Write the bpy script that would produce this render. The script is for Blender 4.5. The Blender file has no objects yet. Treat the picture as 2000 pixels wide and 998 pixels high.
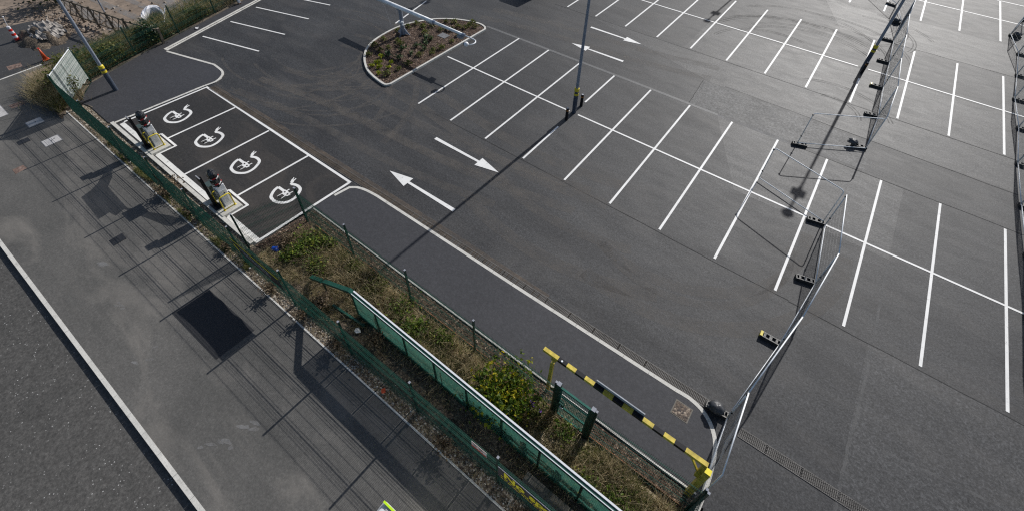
import bpy, math, random
from mathutils import Vector, Matrix, Euler, noise as mnoise

# ------------------------------------------------------------------ camera, sky, sun, exposure
S = bpy.context.scene
COL = S.collection
cam = bpy.data.cameras.new("camera")
camo = bpy.data.objects.new("camera", cam)
COL.objects.link(camo)
cam.sensor_width = 36.0
cam.lens = 36.0 * 942.931 / 2000.0
cam.shift_y = -191.43 / 2000.0
cam.clip_start = 0.1
cam.clip_end = 2000.0
camo.matrix_world = (Matrix.Translation((17.0335, -19.2541, 16.1419)) @ Matrix.Rotation(0.6252, 4, 'Z')
                     @ Matrix.Rotation(0.8279, 4, 'X') @ Matrix.Rotation(0.0310, 4, 'Z'))
S.camera = camo

SUN_EL = math.radians(34.3)
SHADOW_AZ = math.radians(-92.3)                       # direction in which shadows fall on the ground
sun_dir = Vector((-math.cos(SHADOW_AZ) * math.cos(SUN_EL), -math.sin(SHADOW_AZ) * math.cos(SUN_EL), math.sin(SUN_EL)))
W = bpy.data.worlds.new("World")
S.world = W
W.use_nodes = True
wn = W.node_tree.nodes
bg = wn["Background"]
sky = wn.new("ShaderNodeTexSky")
sky.sky_type = 'NISHITA'
sky.sun_disc = False
sky.sun_elevation = SUN_EL
sky.sun_rotation = math.atan2(sun_dir.x, sun_dir.y)
sky.air_density = 1.0
sky.dust_density = 1.5
W.node_tree.links.new(sky.outputs[0], bg.inputs[0])
bg.inputs[1].default_value = 0.085
sl = bpy.data.lights.new("sun", 'SUN')
sl.energy = 4.4
sl.angle = math.radians(0.5)
sl.color = (1.0, 0.98, 0.95)
so = bpy.data.objects.new("sun", sl)
COL.objects.link(so)
so.rotation_euler = sun_dir.to_track_quat('Z', 'Y').to_euler()
so.location = (0, 20, 40)
S.view_settings.view_transform = 'Standard'
S.view_settings.look = 'None'
S.view_settings.gamma = 1.0
S.view_settings.exposure = 0.0
S.view_settings.use_curve_mapping = False
S.render.engine = 'CYCLES'
S.cycles.max_bounces = 6
S.cycles.transparent_max_bounces = 24
S.cycles.filter_width = 1.2
S.cycles.use_denoising = False
rng = random.Random(11)


# ------------------------------------------------------------------ materials
def new_mat(name):
    m = bpy.data.materials.new(name)
    m.use_nodes = True
    nt = m.node_tree
    b = nt.nodes["Principled BSDF"]
    return m, nt, b


def N(nt, kind, **kw):
    n = nt.nodes.new(kind)
    for k, v in kw.items():
        setattr(n, k, v)
    return n


def noise(nt, vec, scale, detail=4, rough=0.55, dist=0.0):
    n = N(nt, "ShaderNodeTexNoise")
    n.inputs["Scale"].default_value = scale
    n.inputs["Detail"].default_value = detail
    n.inputs["Roughness"].default_value = rough
    n.inputs["Distortion"].default_value = dist
    if vec is not None:
        nt.links.new(vec, n.inputs["Vector"])
    return n.outputs["Fac"]


def ramp(nt, fac, stops):
    r = N(nt, "ShaderNodeValToRGB")
    els = r.color_ramp.elements
    while len(els) < len(stops):
        els.new(0.5)
    for e, (p, c) in zip(els, stops):
        e.position = p
        e.color = c if len(c) == 4 else (*c, 1)
    nt.links.new(fac, r.inputs[0])
    return r.outputs[0]


def mixc(nt, fac, a, b, mode='MIX'):
    m = N(nt, "ShaderNodeMix", data_type='RGBA', blend_type=mode)
    for s, v in ((0, fac), (6, a), (7, b)):
        if hasattr(v, "is_linked"):
            nt.links.new(v, m.inputs[s])
        else:
            m.inputs[s].default_value = v if s == 0 or len(v) == 4 else (*v, 1)
    return m.outputs[2]


def math_n(nt, op, a, b=0.0, clamp=False):
    m = N(nt, "ShaderNodeMath", operation=op, use_clamp=clamp)
    for i, v in enumerate((a, b)):
        if hasattr(v, "is_linked"):
            nt.links.new(v, m.inputs[i])
        else:
            m.inputs[i].default_value = v
    return m.outputs[0]


def world_pos(nt):
    return N(nt, "ShaderNodeNewGeometry").outputs["Position"]


def obj_pos(nt):
    return N(nt, "ShaderNodeTexCoord").outputs["Object"]


def stretch(nt, vec, sx, sy, sz=1.0, rot=0.0):
    m = N(nt, "ShaderNodeMapping")
    m.inputs["Scale"].default_value = (sx, sy, sz)
    m.inputs["Rotation"].default_value = (0, 0, rot)
    nt.links.new(vec, m.inputs["Vector"])
    return m.outputs[0]


def bump(nt, b, h, strength=0.3, dist=0.01):
    n = N(nt, "ShaderNodeBump")
    n.inputs["Strength"].default_value = strength
    n.inputs["Distance"].default_value = dist
    nt.links.new(h, n.inputs["Height"])
    nt.links.new(n.outputs[0], b.inputs["Normal"])


def asphalt(name, dark, light, grain=0.35, speck=0.0, rough=0.62, spec=0.5, streak=0.25, dust=0.0, dust_col=(0.16, 0.13, 0.105), flake=14.0):
    m, nt, b = new_mat(name)
    P = world_pos(nt)
    big = noise(nt, P, 0.2, 7, 0.66, 0.6)
    mid = noise(nt, stretch(nt, P, 0.25, 1.1), 0.9, 5, 0.65, 0.5)
    fine = noise(nt, P, flake, 3, 0.75)
    finer = noise(nt, P, flake * 3.2, 2, 0.8)
    v = math_n(nt, 'ADD', math_n(nt, 'MULTIPLY', big, 0.62), math_n(nt, 'MULTIPLY', mid, streak))
    v = math_n(nt, 'SUBTRACT', v, 0.5 * (0.62 + streak) - 0.5)
    col = ramp(nt, v, [(0.28, dark), (0.72, light)])
    coarse = noise(nt, P, flake * 0.45, 3, 0.7)
    g = math_n(nt, 'ADD', math_n(nt, 'MULTIPLY', fine, 0.5), math_n(nt, 'ADD', math_n(nt, 'MULTIPLY', finer, 0.25), math_n(nt, 'MULTIPLY', coarse, 0.25)))
    gr = ramp(nt, g, [(0.34, (max(0.15, 1 - grain),) * 3), (0.5, (1.0,) * 3), (0.66, (1 + grain * 1.6,) * 3)])
    col = mixc(nt, 1.0, col, gr, 'MULTIPLY')
    if dust:
        d = noise(nt, stretch(nt, P, 0.35, 0.9, 1, 0.5), 0.55, 6, 0.62, 1.2)
        dm = ramp(nt, d, [(0.5, (0, 0, 0)), (0.72, (dust,) * 3)])
        col = mixc(nt, dm, col, (*dust_col, 1))
    if speck:
        vo = N(nt, "ShaderNodeTexVoronoi")
        vo.inputs["Scale"].default_value = 9.0
        nt.links.new(P, vo.inputs["Vector"])
        sel = noise(nt, P, 2.3, 2)
        k = math_n(nt, 'MULTIPLY', math_n(nt, 'LESS_THAN', vo.outputs["Distance"], 0.14), ramp(nt, sel, [(0.45, (0, 0, 0)), (0.62, (speck,) * 3)]))
        col = mixc(nt, k, col, (0.45, 0.44, 0.42, 1))
    nt.links.new(col, b.inputs["Base Color"])
    blot = noise(nt, stretch(nt, P, 0.45, 1.3), 1.5, 8, 0.72, 0.5)
    rr = ramp(nt, math_n(nt, 'ADD', math_n(nt, 'MULTIPLY', fine, 0.35), math_n(nt, 'MULTIPLY', blot, 0.65)), [(0.3, (rough + 0.06,) * 3), (0.7, (rough - 0.05,) * 3)])
    nt.links.new(rr, b.inputs["Roughness"])
    b.inputs["Specular IOR Level"].default_value = spec
    bump(nt, b, g, 0.5 + 0.35 * grain, 0.009)
    return m


def simple(name, col, rough=0.6, metal=0.0, spec=0.5, vary=0.12, scale=6.0, bumpy=0.0):
    m, nt, b = new_mat(name)
    P = obj_pos(nt)
    n = noise(nt, P, scale, 5, 0.6)
    c0 = tuple(max(0, c * (1 - vary * 2)) for c in col)
    c1 = tuple(min(1, c * (1 + vary)) for c in col)
    nt.links.new(ramp(nt, n, [(0.3, c0), (0.65, c1)]), b.inputs["Base Color"])
    b.inputs["Roughness"].default_value = rough
    b.inputs["Metallic"].default_value = metal
    b.inputs["Specular IOR Level"].default_value = spec
    if bumpy:
        bump(nt, b, noise(nt, P, scale * 6, 3), bumpy, 0.01)
    return m


def worn_paint(name, col, under, wear=0.5):
    m, nt, b = new_mat(name)
    P = world_pos(nt)
    a = noise(nt, P, 5.5, 6, 0.7)
    c = noise(nt, P, 30.0, 2, 0.7)
    w = math_n(nt, 'ADD', math_n(nt, 'MULTIPLY', a, 0.7), math_n(nt, 'MULTIPLY', c, 0.3))
    k = ramp(nt, w, [(0.27 + 0.06 * wear, (1, 1, 1)), (0.40 + 0.05 * wear, (0, 0, 0))])
    tint = ramp(nt, noise(nt, P, 1.3, 4), [(0.3, tuple(x * 0.86 for x in col)), (0.7, col)])
    nt.links.new(mixc(nt, k, tint, (*under, 1)), b.inputs["Base Color"])
    b.inputs["Roughness"].default_value = 0.6
    return m


def concrete(name, col, rough=0.8, vary=0.2, stain=(0.12, 0.11, 0.09)):
    m, nt, b = new_mat(name)
    P = world_pos(nt)
    n = noise(nt, P, 1.6, 6, 0.65)
    f = noise(nt, P, 26, 3, 0.7)
    c = ramp(nt, n, [(0.3, tuple(x * (1 - vary) for x in col)), (0.7, tuple(x * (1 + vary * 0.6) for x in col))])
    c = mixc(nt, 1.0, c, ramp(nt, f, [(0.3, (0.8,) * 3), (0.7, (1.12,) * 3)]), 'MULTIPLY')
    s = noise(nt, P, 4.2, 6, 0.7)
    c = mixc(nt, ramp(nt, s, [(0.56, (0, 0, 0)), (0.72, (0.5,) * 3)]), c, (*stain, 1))
    nt.links.new(c, b.inputs["Base Color"])
    b.inputs["Roughness"].default_value = rough
    bump(nt, b, f, 0.3, 0.006)
    return m


def granular(name, stops, cell=22.0, big=0.7, rough=0.9, strength=0.8, dist=0.03):
    """gravel, bark, soil: cells of different colour with relief"""
    m, nt, b = new_mat(name)
    P = world_pos(nt)
    vo = N(nt, "ShaderNodeTexVoronoi")
    vo.inputs["Scale"].default_value = cell
    nt.links.new(P, vo.inputs["Vector"])
    sep = N(nt, "ShaderNodeSeparateColor")
    nt.links.new(vo.outputs["Color"], sep.inputs[0])
    c = ramp(nt, sep.outputs[0], stops)
    n = noise(nt, P, big, 5, 0.6)
    c = mixc(nt, 1.0, c, ramp(nt, n, [(0.3, (0.6,) * 3), (0.7, (1.25,) * 3)]), 'MULTIPLY')
    nt.links.new(c, b.inputs["Base Color"])
    b.inputs["Roughness"].default_value = rough
    h = math_n(nt, 'ADD', sep.outputs[1], math_n(nt, 'MULTIPLY', vo.outputs["Distance"], -1.0))
    bump(nt, b, h, strength, dist)
    return m


def leafy(name, stops, transl=0.35, rough=0.55, z_dark=None):
    m, nt, b = new_mat(name)
    g = N(nt, "ShaderNodeNewGeometry")
    c = ramp(nt, g.outputs["Random Per Island"], stops)
    n = noise(nt, g.outputs["Position"], 1.4, 3)
    c = mixc(nt, 1.0, c, ramp(nt, n, [(0.32, (0.7,) * 3), (0.68, (1.25,) * 3)]), 'MULTIPLY')
    nt.links.new(c, b.inputs["Base Color"])
    b.inputs["Roughness"].default_value = rough
    b.inputs["Specular IOR Level"].default_value = 0.3
    t = N(nt, "ShaderNodeBsdfTranslucent")
    nt.links.new(c, t.inputs[0])
    mx = N(nt, "ShaderNodeMixShader")
    mx.inputs[0].default_value = transl
    nt.links.new(b.outputs[0], mx.inputs[1])
    nt.links.new(t.outputs[0], mx.inputs[2])
    nt.links.new(mx.outputs[0], nt.nodes["Material Output"].inputs[0])
    return m


def film(name, col, transp, transl, rough=0.5, ribs=0.0):
    """thin net or sheet: part open, part glowing with light from behind"""
    m, nt, b = new_mat(name)
    P = world_pos(nt)
    n = noise(nt, P, 1.1, 5, 0.6)
    c = ramp(nt, n, [(0.3, tuple(x * 0.75 for x in col)), (0.7, tuple(min(1, x * 1.15) for x in col))])
    if ribs:
        wv = N(nt, "ShaderNodeTexWave", wave_type='BANDS', bands_direction='X')
        wv.inputs["Scale"].default_value = ribs
        nt.links.new(P, wv.inputs["Vector"])
        c = mixc(nt, 1.0, c, ramp(nt, wv.outputs["Fac"], [(0.2, (0.8,) * 3), (0.6, (1.08,) * 3)]), 'MULTIPLY')
    nt.links.new(c, b.inputs["Base Color"])
    b.inputs["Roughness"].default_value = rough
    t = N(nt, "ShaderNodeBsdfTranslucent")
    nt.links.new(c, t.inputs[0])
    mx = N(nt, "ShaderNodeMixShader")
    mx.inputs[0].default_value = transl
    nt.links.new(b.outputs[0], mx.inputs[1])
    nt.links.new(t.outputs[0], mx.inputs[2])
    tr = N(nt, "ShaderNodeBsdfTransparent")
    m2 = N(nt, "ShaderNodeMixShader")
    m2.inputs[0].default_value = transp
    nt.links.new(mx.outputs[0], m2.inputs[1])
    nt.links.new(tr.outputs[0], m2.inputs[2])
    nt.links.new(m2.outputs[0], nt.nodes["Material Output"].inputs[0])
    return m


def faint(name, col, amount, scale=2.5, sx=1.0):
    """dust or rubber left on the surface: patchy, see-through"""
    m, nt, b = new_mat(name)
    P = world_pos(nt)
    n = noise(nt, P, scale, 6, 0.7, 0.4)
    k = ramp(nt, n, [(0.3, (0, 0, 0)), (0.68, (amount,) * 3)])
    b.inputs["Base Color"].default_value = (*col, 1)
    b.inputs["Roughness"].default_value = 0.75
    tr = N(nt, "ShaderNodeBsdfTransparent")
    mx = N(nt, "ShaderNodeMixShader")
    nt.links.new(k, mx.inputs[0])
    nt.links.new(tr.outputs[0], mx.inputs[1])
    nt.links.new(b.outputs[0], mx.inputs[2])
    nt.links.new(mx.outputs[0], nt.nodes["Material Output"].inputs[0])
    return m


M = {}
M['park'] = asphalt("car_park_asphalt", (0.023, 0.023, 0.0245), (0.053, 0.053, 0.054), grain=0.85, dust=0.25, streak=0.75, rough=0.62, spec=0.30, dust_col=(0.115, 0.105, 0.095), flake=17.0)
M['lane'] = asphalt("coarser_lane_asphalt", (0.030, 0.030, 0.031), (0.054, 0.054, 0.055), grain=1.1, dust=0.2, streak=0.7, rough=0.60, spec=0.32, dust_col=(0.13, 0.12, 0.11), flake=13.0)
M['joint'] = asphalt("joint_band", (0.085, 0.085, 0.085), (0.15, 0.149, 0.147), grain=0.3, rough=0.6, spec=0.3)
M['worn'] = asphalt("worn_asphalt", (0.050, 0.050, 0.050), (0.092, 0.091, 0.090), grain=1.0, rough=0.64, spec=0.3, flake=9.0)
M['seam'] = asphalt("dark_seam", (0.020, 0.020, 0.020), (0.034, 0.034, 0.034), grain=0.5, rough=0.72, spec=0.2)
M['path'] = asphalt("path_tarmac", (0.033, 0.033, 0.037), (0.048, 0.048, 0.053), grain=0.3, streak=0.15, rough=0.70, spec=0.35)
M['bay'] = asphalt("bay_tarmac", (0.023, 0.022, 0.022), (0.036, 0.034, 0.033), grain=0.5, dust=0.2, rough=0.70, spec=0.3)
M['foot'] = asphalt("footway_asphalt", (0.062, 0.061, 0.057), (0.135, 0.128, 0.118), grain=0.3, streak=0.3, rough=0.78, spec=0.3, dust=0.55, dust_col=(0.235, 0.215, 0.19))
M['patch'] = asphalt("new_patch", (0.016, 0.016, 0.018), (0.025, 0.025, 0.027), grain=0.3, rough=0.72, streak=0.1)
M['road'] = asphalt("road_asphalt", (0.053, 0.051, 0.047), (0.094, 0.089, 0.082), grain=0.5, speck=1.0, rough=0.7, spec=0.35, flake=12.0)
M['side'] = asphalt("side_road_asphalt", (0.026, 0.026, 0.026), (0.05, 0.048, 0.047), grain=0.4, speck=0.3, rough=0.7)
M['white'] = worn_paint("white_road_paint", (0.80, 0.79, 0.76), (0.09, 0.09, 0.088), 0.55)
M['white2'] = worn_paint("white_road_paint_scuffed", (0.76, 0.75, 0.71), (0.08, 0.08, 0.075), 0.9)
M['kerb'] = concrete("kerb_concrete", (0.60, 0.58, 0.53), vary=0.14)
M['edging'] = concrete("edging_concrete", (0.64, 0.62, 0.57), vary=0.25)
M['plinth'] = concrete("plinth_concrete", (0.52, 0.50, 0.45))
M['oldconc'] = concrete("old_concrete", (0.16, 0.145, 0.12))
M['dirt'] = concrete("dirt", (0.24, 0.185, 0.14), rough=0.95, vary=0.45, stain=(0.09, 0.065, 0.048))
M['soil'] = granular("soil", [(0.0, (0.05, 0.037, 0.026)), (0.6, (0.12, 0.09, 0.062)), (1.0, (0.22, 0.17, 0.12))], cell=16, big=0.9)
M['bark'] = granular("bark_mulch", [(0.0, (0.032, 0.019, 0.012)), (0.55, (0.085, 0.052, 0.035)), (0.9, (0.16, 0.105, 0.075)), (1.0, (0.34, 0.25, 0.19))], cell=15, big=1.1, dist=0.05)
M['gravel'] = granular("verge_gravel", [(0.0, (0.07, 0.05, 0.035)), (0.5, (0.19, 0.145, 0.10)), (0.85, (0.36, 0.30, 0.22)), (1.0, (0.6, 0.54, 0.46))], cell=17, big=1.3, dist=0.05)
M['green'] = simple("green_fence_paint", (0.008, 0.068, 0.046), 0.45, vary=0.15)
M['dkgreen'] = simple("dark_green_post_paint", (0.006, 0.040, 0.028), 0.4, vary=0.2)
M['teal'] = simple("teal_gate_paint", (0.014, 0.115, 0.085), 0.4, vary=0.15)
M['capg'] = simple("post_cap_plastic", (0.30, 0.31, 0.34), 0.35)
M['galv'] = simple("galvanised_steel", (0.78, 0.80, 0.81), 0.42, 0.0, vary=0.12, scale=3)
M['wire'] = simple("galvanised_wire", (0.16, 0.165, 0.17), 0.5, 0.3)
M['pole'] = simple("grey_painted_column", (0.25, 0.285, 0.35), 0.38, 0.2, vary=0.06)
M['dkpole'] = simple("dark_column_sleeve", (0.055, 0.07, 0.10), 0.4, vary=0.1)
M['yellow'] = simple("yellow_paint", (0.60, 0.46, 0.06), 0.5, vary=0.22, scale=5)
M['yelband'] = simple("yellow_band", (0.66, 0.52, 0.03), 0.45, vary=0.08)
M['black'] = simple("black_paint", (0.009, 0.009, 0.012), 0.5, spec=0.3, vary=0.2)
M['rubber'] = simple("recycled_black_plastic", (0.028, 0.027, 0.028), 0.55, vary=0.25, scale=12, bumpy=0.3)
M['rubtop'] = simple("block_top_sheen", (0.27, 0.26, 0.24), 0.8, vary=0.3, scale=14)  # pale grey stands for sun sheen on the black plastic, put into the colour
M['bag'] = simple("black_plastic_bag", (0.02, 0.021, 0.024), 0.25, spec=0.6, vary=0.2)
M['sack'] = simple("dark_woven_sack", (0.05, 0.052, 0.057), 0.45, vary=0.25, scale=10)
M['tapew'] = simple("barrier_tape_white", (0.75, 0.74, 0.73), 0.4)
M['taper'] = simple("barrier_tape_red", (0.6, 0.02, 0.03), 0.4)
M['lgrey'] = simple("light_grey_casing", (0.86, 0.86, 0.88), 0.4, vary=0.06)
M['mgrey'] = simple("mid_grey_casing", (0.27, 0.27, 0.285), 0.45, vary=0.08)
M['cabin'] = simple("grey_green_cabinet", (0.05, 0.075, 0.07), 0.5)
M['amber'] = simple("amber_reflector", (0.30, 0.12, 0.02), 0.3)
M['board'] = simple("grey_sign_plate", (0.33, 0.35, 0.38), 0.45)
M['signred'] = simple("sign_red", (0.42, 0.045, 0.03), 0.5)
M['signwhite'] = simple("sign_white", (0.62, 0.59, 0.56), 0.5)
M['banner'] = simple("charcoal_banner", (0.055, 0.045, 0.052), 0.6, vary=0.15)
M['bannerdk'] = simple("black_banner", (0.02, 0.021, 0.021), 0.6)
M['btext'] = simple("banner_yellow", (0.88, 0.74, 0.04), 0.5, vary=0.08)
M['bwhite'] = simple("banner_white", (0.42, 0.42, 0.42), 0.5)
M['rust'] = simple("rusty_edging", (0.28, 0.115, 0.05), 0.8, vary=0.35, scale=3)
M['wood'] = simple("grey_timber", (0.20, 0.16, 0.115), 0.8, vary=0.3, scale=4)
M['wooddk'] = simple("dark_timber", (0.10, 0.08, 0.06), 0.8, vary=0.3)
M['orange'] = simple("orange_plastic", (0.52, 0.075, 0.018), 0.45)
M['redpl'] = simple("red_plastic", (0.65, 0.03, 0.02), 0.45)
M['whpl'] = simple("white_plastic", (0.72, 0.72, 0.75), 0.5, vary=0.1, scale=8, bumpy=0.4)
M['dirtpl'] = simple("muddy_white_plastic", (0.27, 0.245, 0.22), 0.55, vary=0.4, scale=3, bumpy=0.4)
M['blue'] = simple("blue_plastic", (0.01, 0.07, 0.42), 0.35)
M['cover'] = concrete("pale_cover", (0.52, 0.50, 0.48), vary=0.12)
M['covergrey'] = simple("cast_cover", (0.16, 0.16, 0.165), 0.6, vary=0.25, scale=15, bumpy=0.5)
M['covdark'] = simple("dark_iron_cover", (0.022, 0.022, 0.024), 0.55, vary=0.3, scale=12)
M['brick'] = granular("brick_paver", [(0.0, (0.12, 0.075, 0.058)), (0.6, (0.19, 0.125, 0.10)), (1.0, (0.25, 0.18, 0.15))], cell=9, big=2.5, dist=0.01)
M['rustcov'] = granular("rusted_cover", [(0.0, (0.06, 0.05, 0.045)), (0.6, (0.16, 0.12, 0.09)), (1.0, (0.33, 0.27, 0.21))], cell=14, big=5, dist=0.02)
M['grate'] = simple("galvanised_grate", (0.105, 0.098, 0.09), 0.6, 0.0, vary=0.2, scale=2)
M['gratedirt'] = simple("dirty_grate", (0.095, 0.076, 0.058), 0.8, vary=0.25, scale=2)
M['slot'] = simple("drain_slot", (0.022, 0.02, 0.018), 0.9)
M['hoard'] = film("green_net_panel", (0.050, 0.165, 0.130), 0.24, 0.52, ribs=7.0)
M['netdk'] = film("dark_green_netting", (0.01, 0.05, 0.037), 0.18, 0.3)
M['sheetw'] = film("white_sheeting", (0.66, 0.70, 0.66), 0.14, 0.45)
M['clear'] = film("clouded_polythene", (0.55, 0.55, 0.56), 0.15, 0.3, 0.25)
M['hood'] = simple("white_roof_rail", (0.72, 0.73, 0.74), 0.35, vary=0.04)
M['fluo'] = simple("fluorescent_yellow", (0.55, 0.85, 0.02), 0.4, vary=0.03)
M['vanroof'] = simple("speckled_grey_roof", (0.48, 0.47, 0.47), 0.5, vary=0.25, scale=22, bumpy=0.3)
M['vanbody'] = simple("white_van_paint", (0.70, 0.70, 0.70), 0.3, vary=0.03)
M['glass'] = simple("dark_window_glass", (0.02, 0.024, 0.028), 0.08, spec=0.7)
M['tyre'] = simple("tyre_rubber", (0.02, 0.02, 0.02), 0.8)
M['lens'] = simple("red_lens", (0.4, 0.01, 0.01), 0.2)
M['dome'] = simple("white_dome", (0.80, 0.80, 0.82), 0.3, vary=0.03)
M['stem'] = simple("plant_stem", (0.09, 0.075, 0.04), 0.8)
M['purple'] = simple("purple_blossom", (0.20, 0.06, 0.40), 0.6)
M['gdry'] = leafy("dry_grass", [(0.0, (0.14, 0.105, 0.055)), (0.3, (0.44, 0.35, 0.21)), (0.65, (0.66, 0.55, 0.35)), (0.85, (0.19, 0.17, 0.06)), (1.0, (0.09, 0.12, 0.03))], 0.55)
M['ggreen'] = leafy("green_grass", [(0.0, (0.07, 0.09, 0.025)), (0.4, (0.12, 0.15, 0.035)), (0.7, (0.22, 0.21, 0.075)), (1.0, (0.42, 0.33, 0.17))], 0.55)
M['lbush'] = leafy("yellow_green_leaves", [(0.0, (0.03, 0.055, 0.01)), (0.35, (0.09, 0.15, 0.018)), (0.7, (0.20, 0.27, 0.025)), (0.9, (0.40, 0.38, 0.03)), (1.0, (0.72, 0.54, 0.03))], 0.52)
M['lweed'] = leafy("weed_leaves", [(0.0, (0.04, 0.07, 0.017)), (0.5, (0.11, 0.175, 0.03)), (0.85, (0.22, 0.30, 0.05)), (1.0, (0.45, 0.45, 0.07))], 0.52)
M['lgloss'] = leafy("glossy_dark_leaves", [(0.0, (0.03, 0.055, 0.02)), (0.6, (0.07, 0.115, 0.035)), (0.9, (0.22, 0.26, 0.15)), (1.0, (0.45, 0.46, 0.36))], 0.25, 0.25)
M['lyel'] = leafy("lime_leaves", [(0.0, (0.14, 0.20, 0.01)), (0.6, (0.34, 0.38, 0.02)), (1.0, (0.55, 0.5, 0.03))], 0.4)
M['lolive'] = leafy("olive_leaves", [(0.0, (0.05, 0.07, 0.02)), (0.6, (0.13, 0.15, 0.04)), (1.0, (0.26, 0.25, 0.08))], 0.52)
M['lbrown'] = leafy("brown_seedheads", [(0.0, (0.08, 0.055, 0.035)), (0.6, (0.21, 0.15, 0.095)), (1.0, (0.33, 0.26, 0.17))], 0.3)
M['livy'] = leafy("dark_ivy_leaves", [(0.0, (0.016, 0.028, 0.008)), (0.7, (0.04, 0.06, 0.015)), (1.0, (0.16, 0.19, 0.09))], 0.3, 0.35)
M['chip'] = leafy("bark_chips", [(0.0, (0.035, 0.02, 0.013)), (0.55, (0.09, 0.055, 0.036)), (0.9, (0.17, 0.11, 0.075)), (1.0, (0.36, 0.27, 0.2))], 0.0, 0.9)
M['stone'] = leafy("small_stones", [(0.0, (0.08, 0.06, 0.045)), (0.5, (0.20, 0.165, 0.125)), (0.85, (0.36, 0.32, 0.27)), (1.0, (0.62, 0.59, 0.54))], 0.0, 0.85)
M['clod'] = leafy("earth_clods", [(0.0, (0.10, 0.075, 0.055)), (0.7, (0.22, 0.17, 0.13)), (1.0, (0.36, 0.31, 0.26))], 0.0, 0.9)
M['dusty'] = faint("dusty_tyre_track", (0.145, 0.13, 0.115), 0.36, 1.6)
M['skid'] = faint("dark_tyre_track", (0.016, 0.016, 0.016), 0.5, 1.5)
M['pale'] = faint("pale_scuff", (0.25, 0.245, 0.24), 0.75, 1.8)
M['pale2'] = faint("pale_seam", (0.16, 0.158, 0.155), 0.6, 1.4)
M['mudstain'] = faint("mud_stain", (0.13, 0.10, 0.075), 0.75, 1.1)


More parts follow.
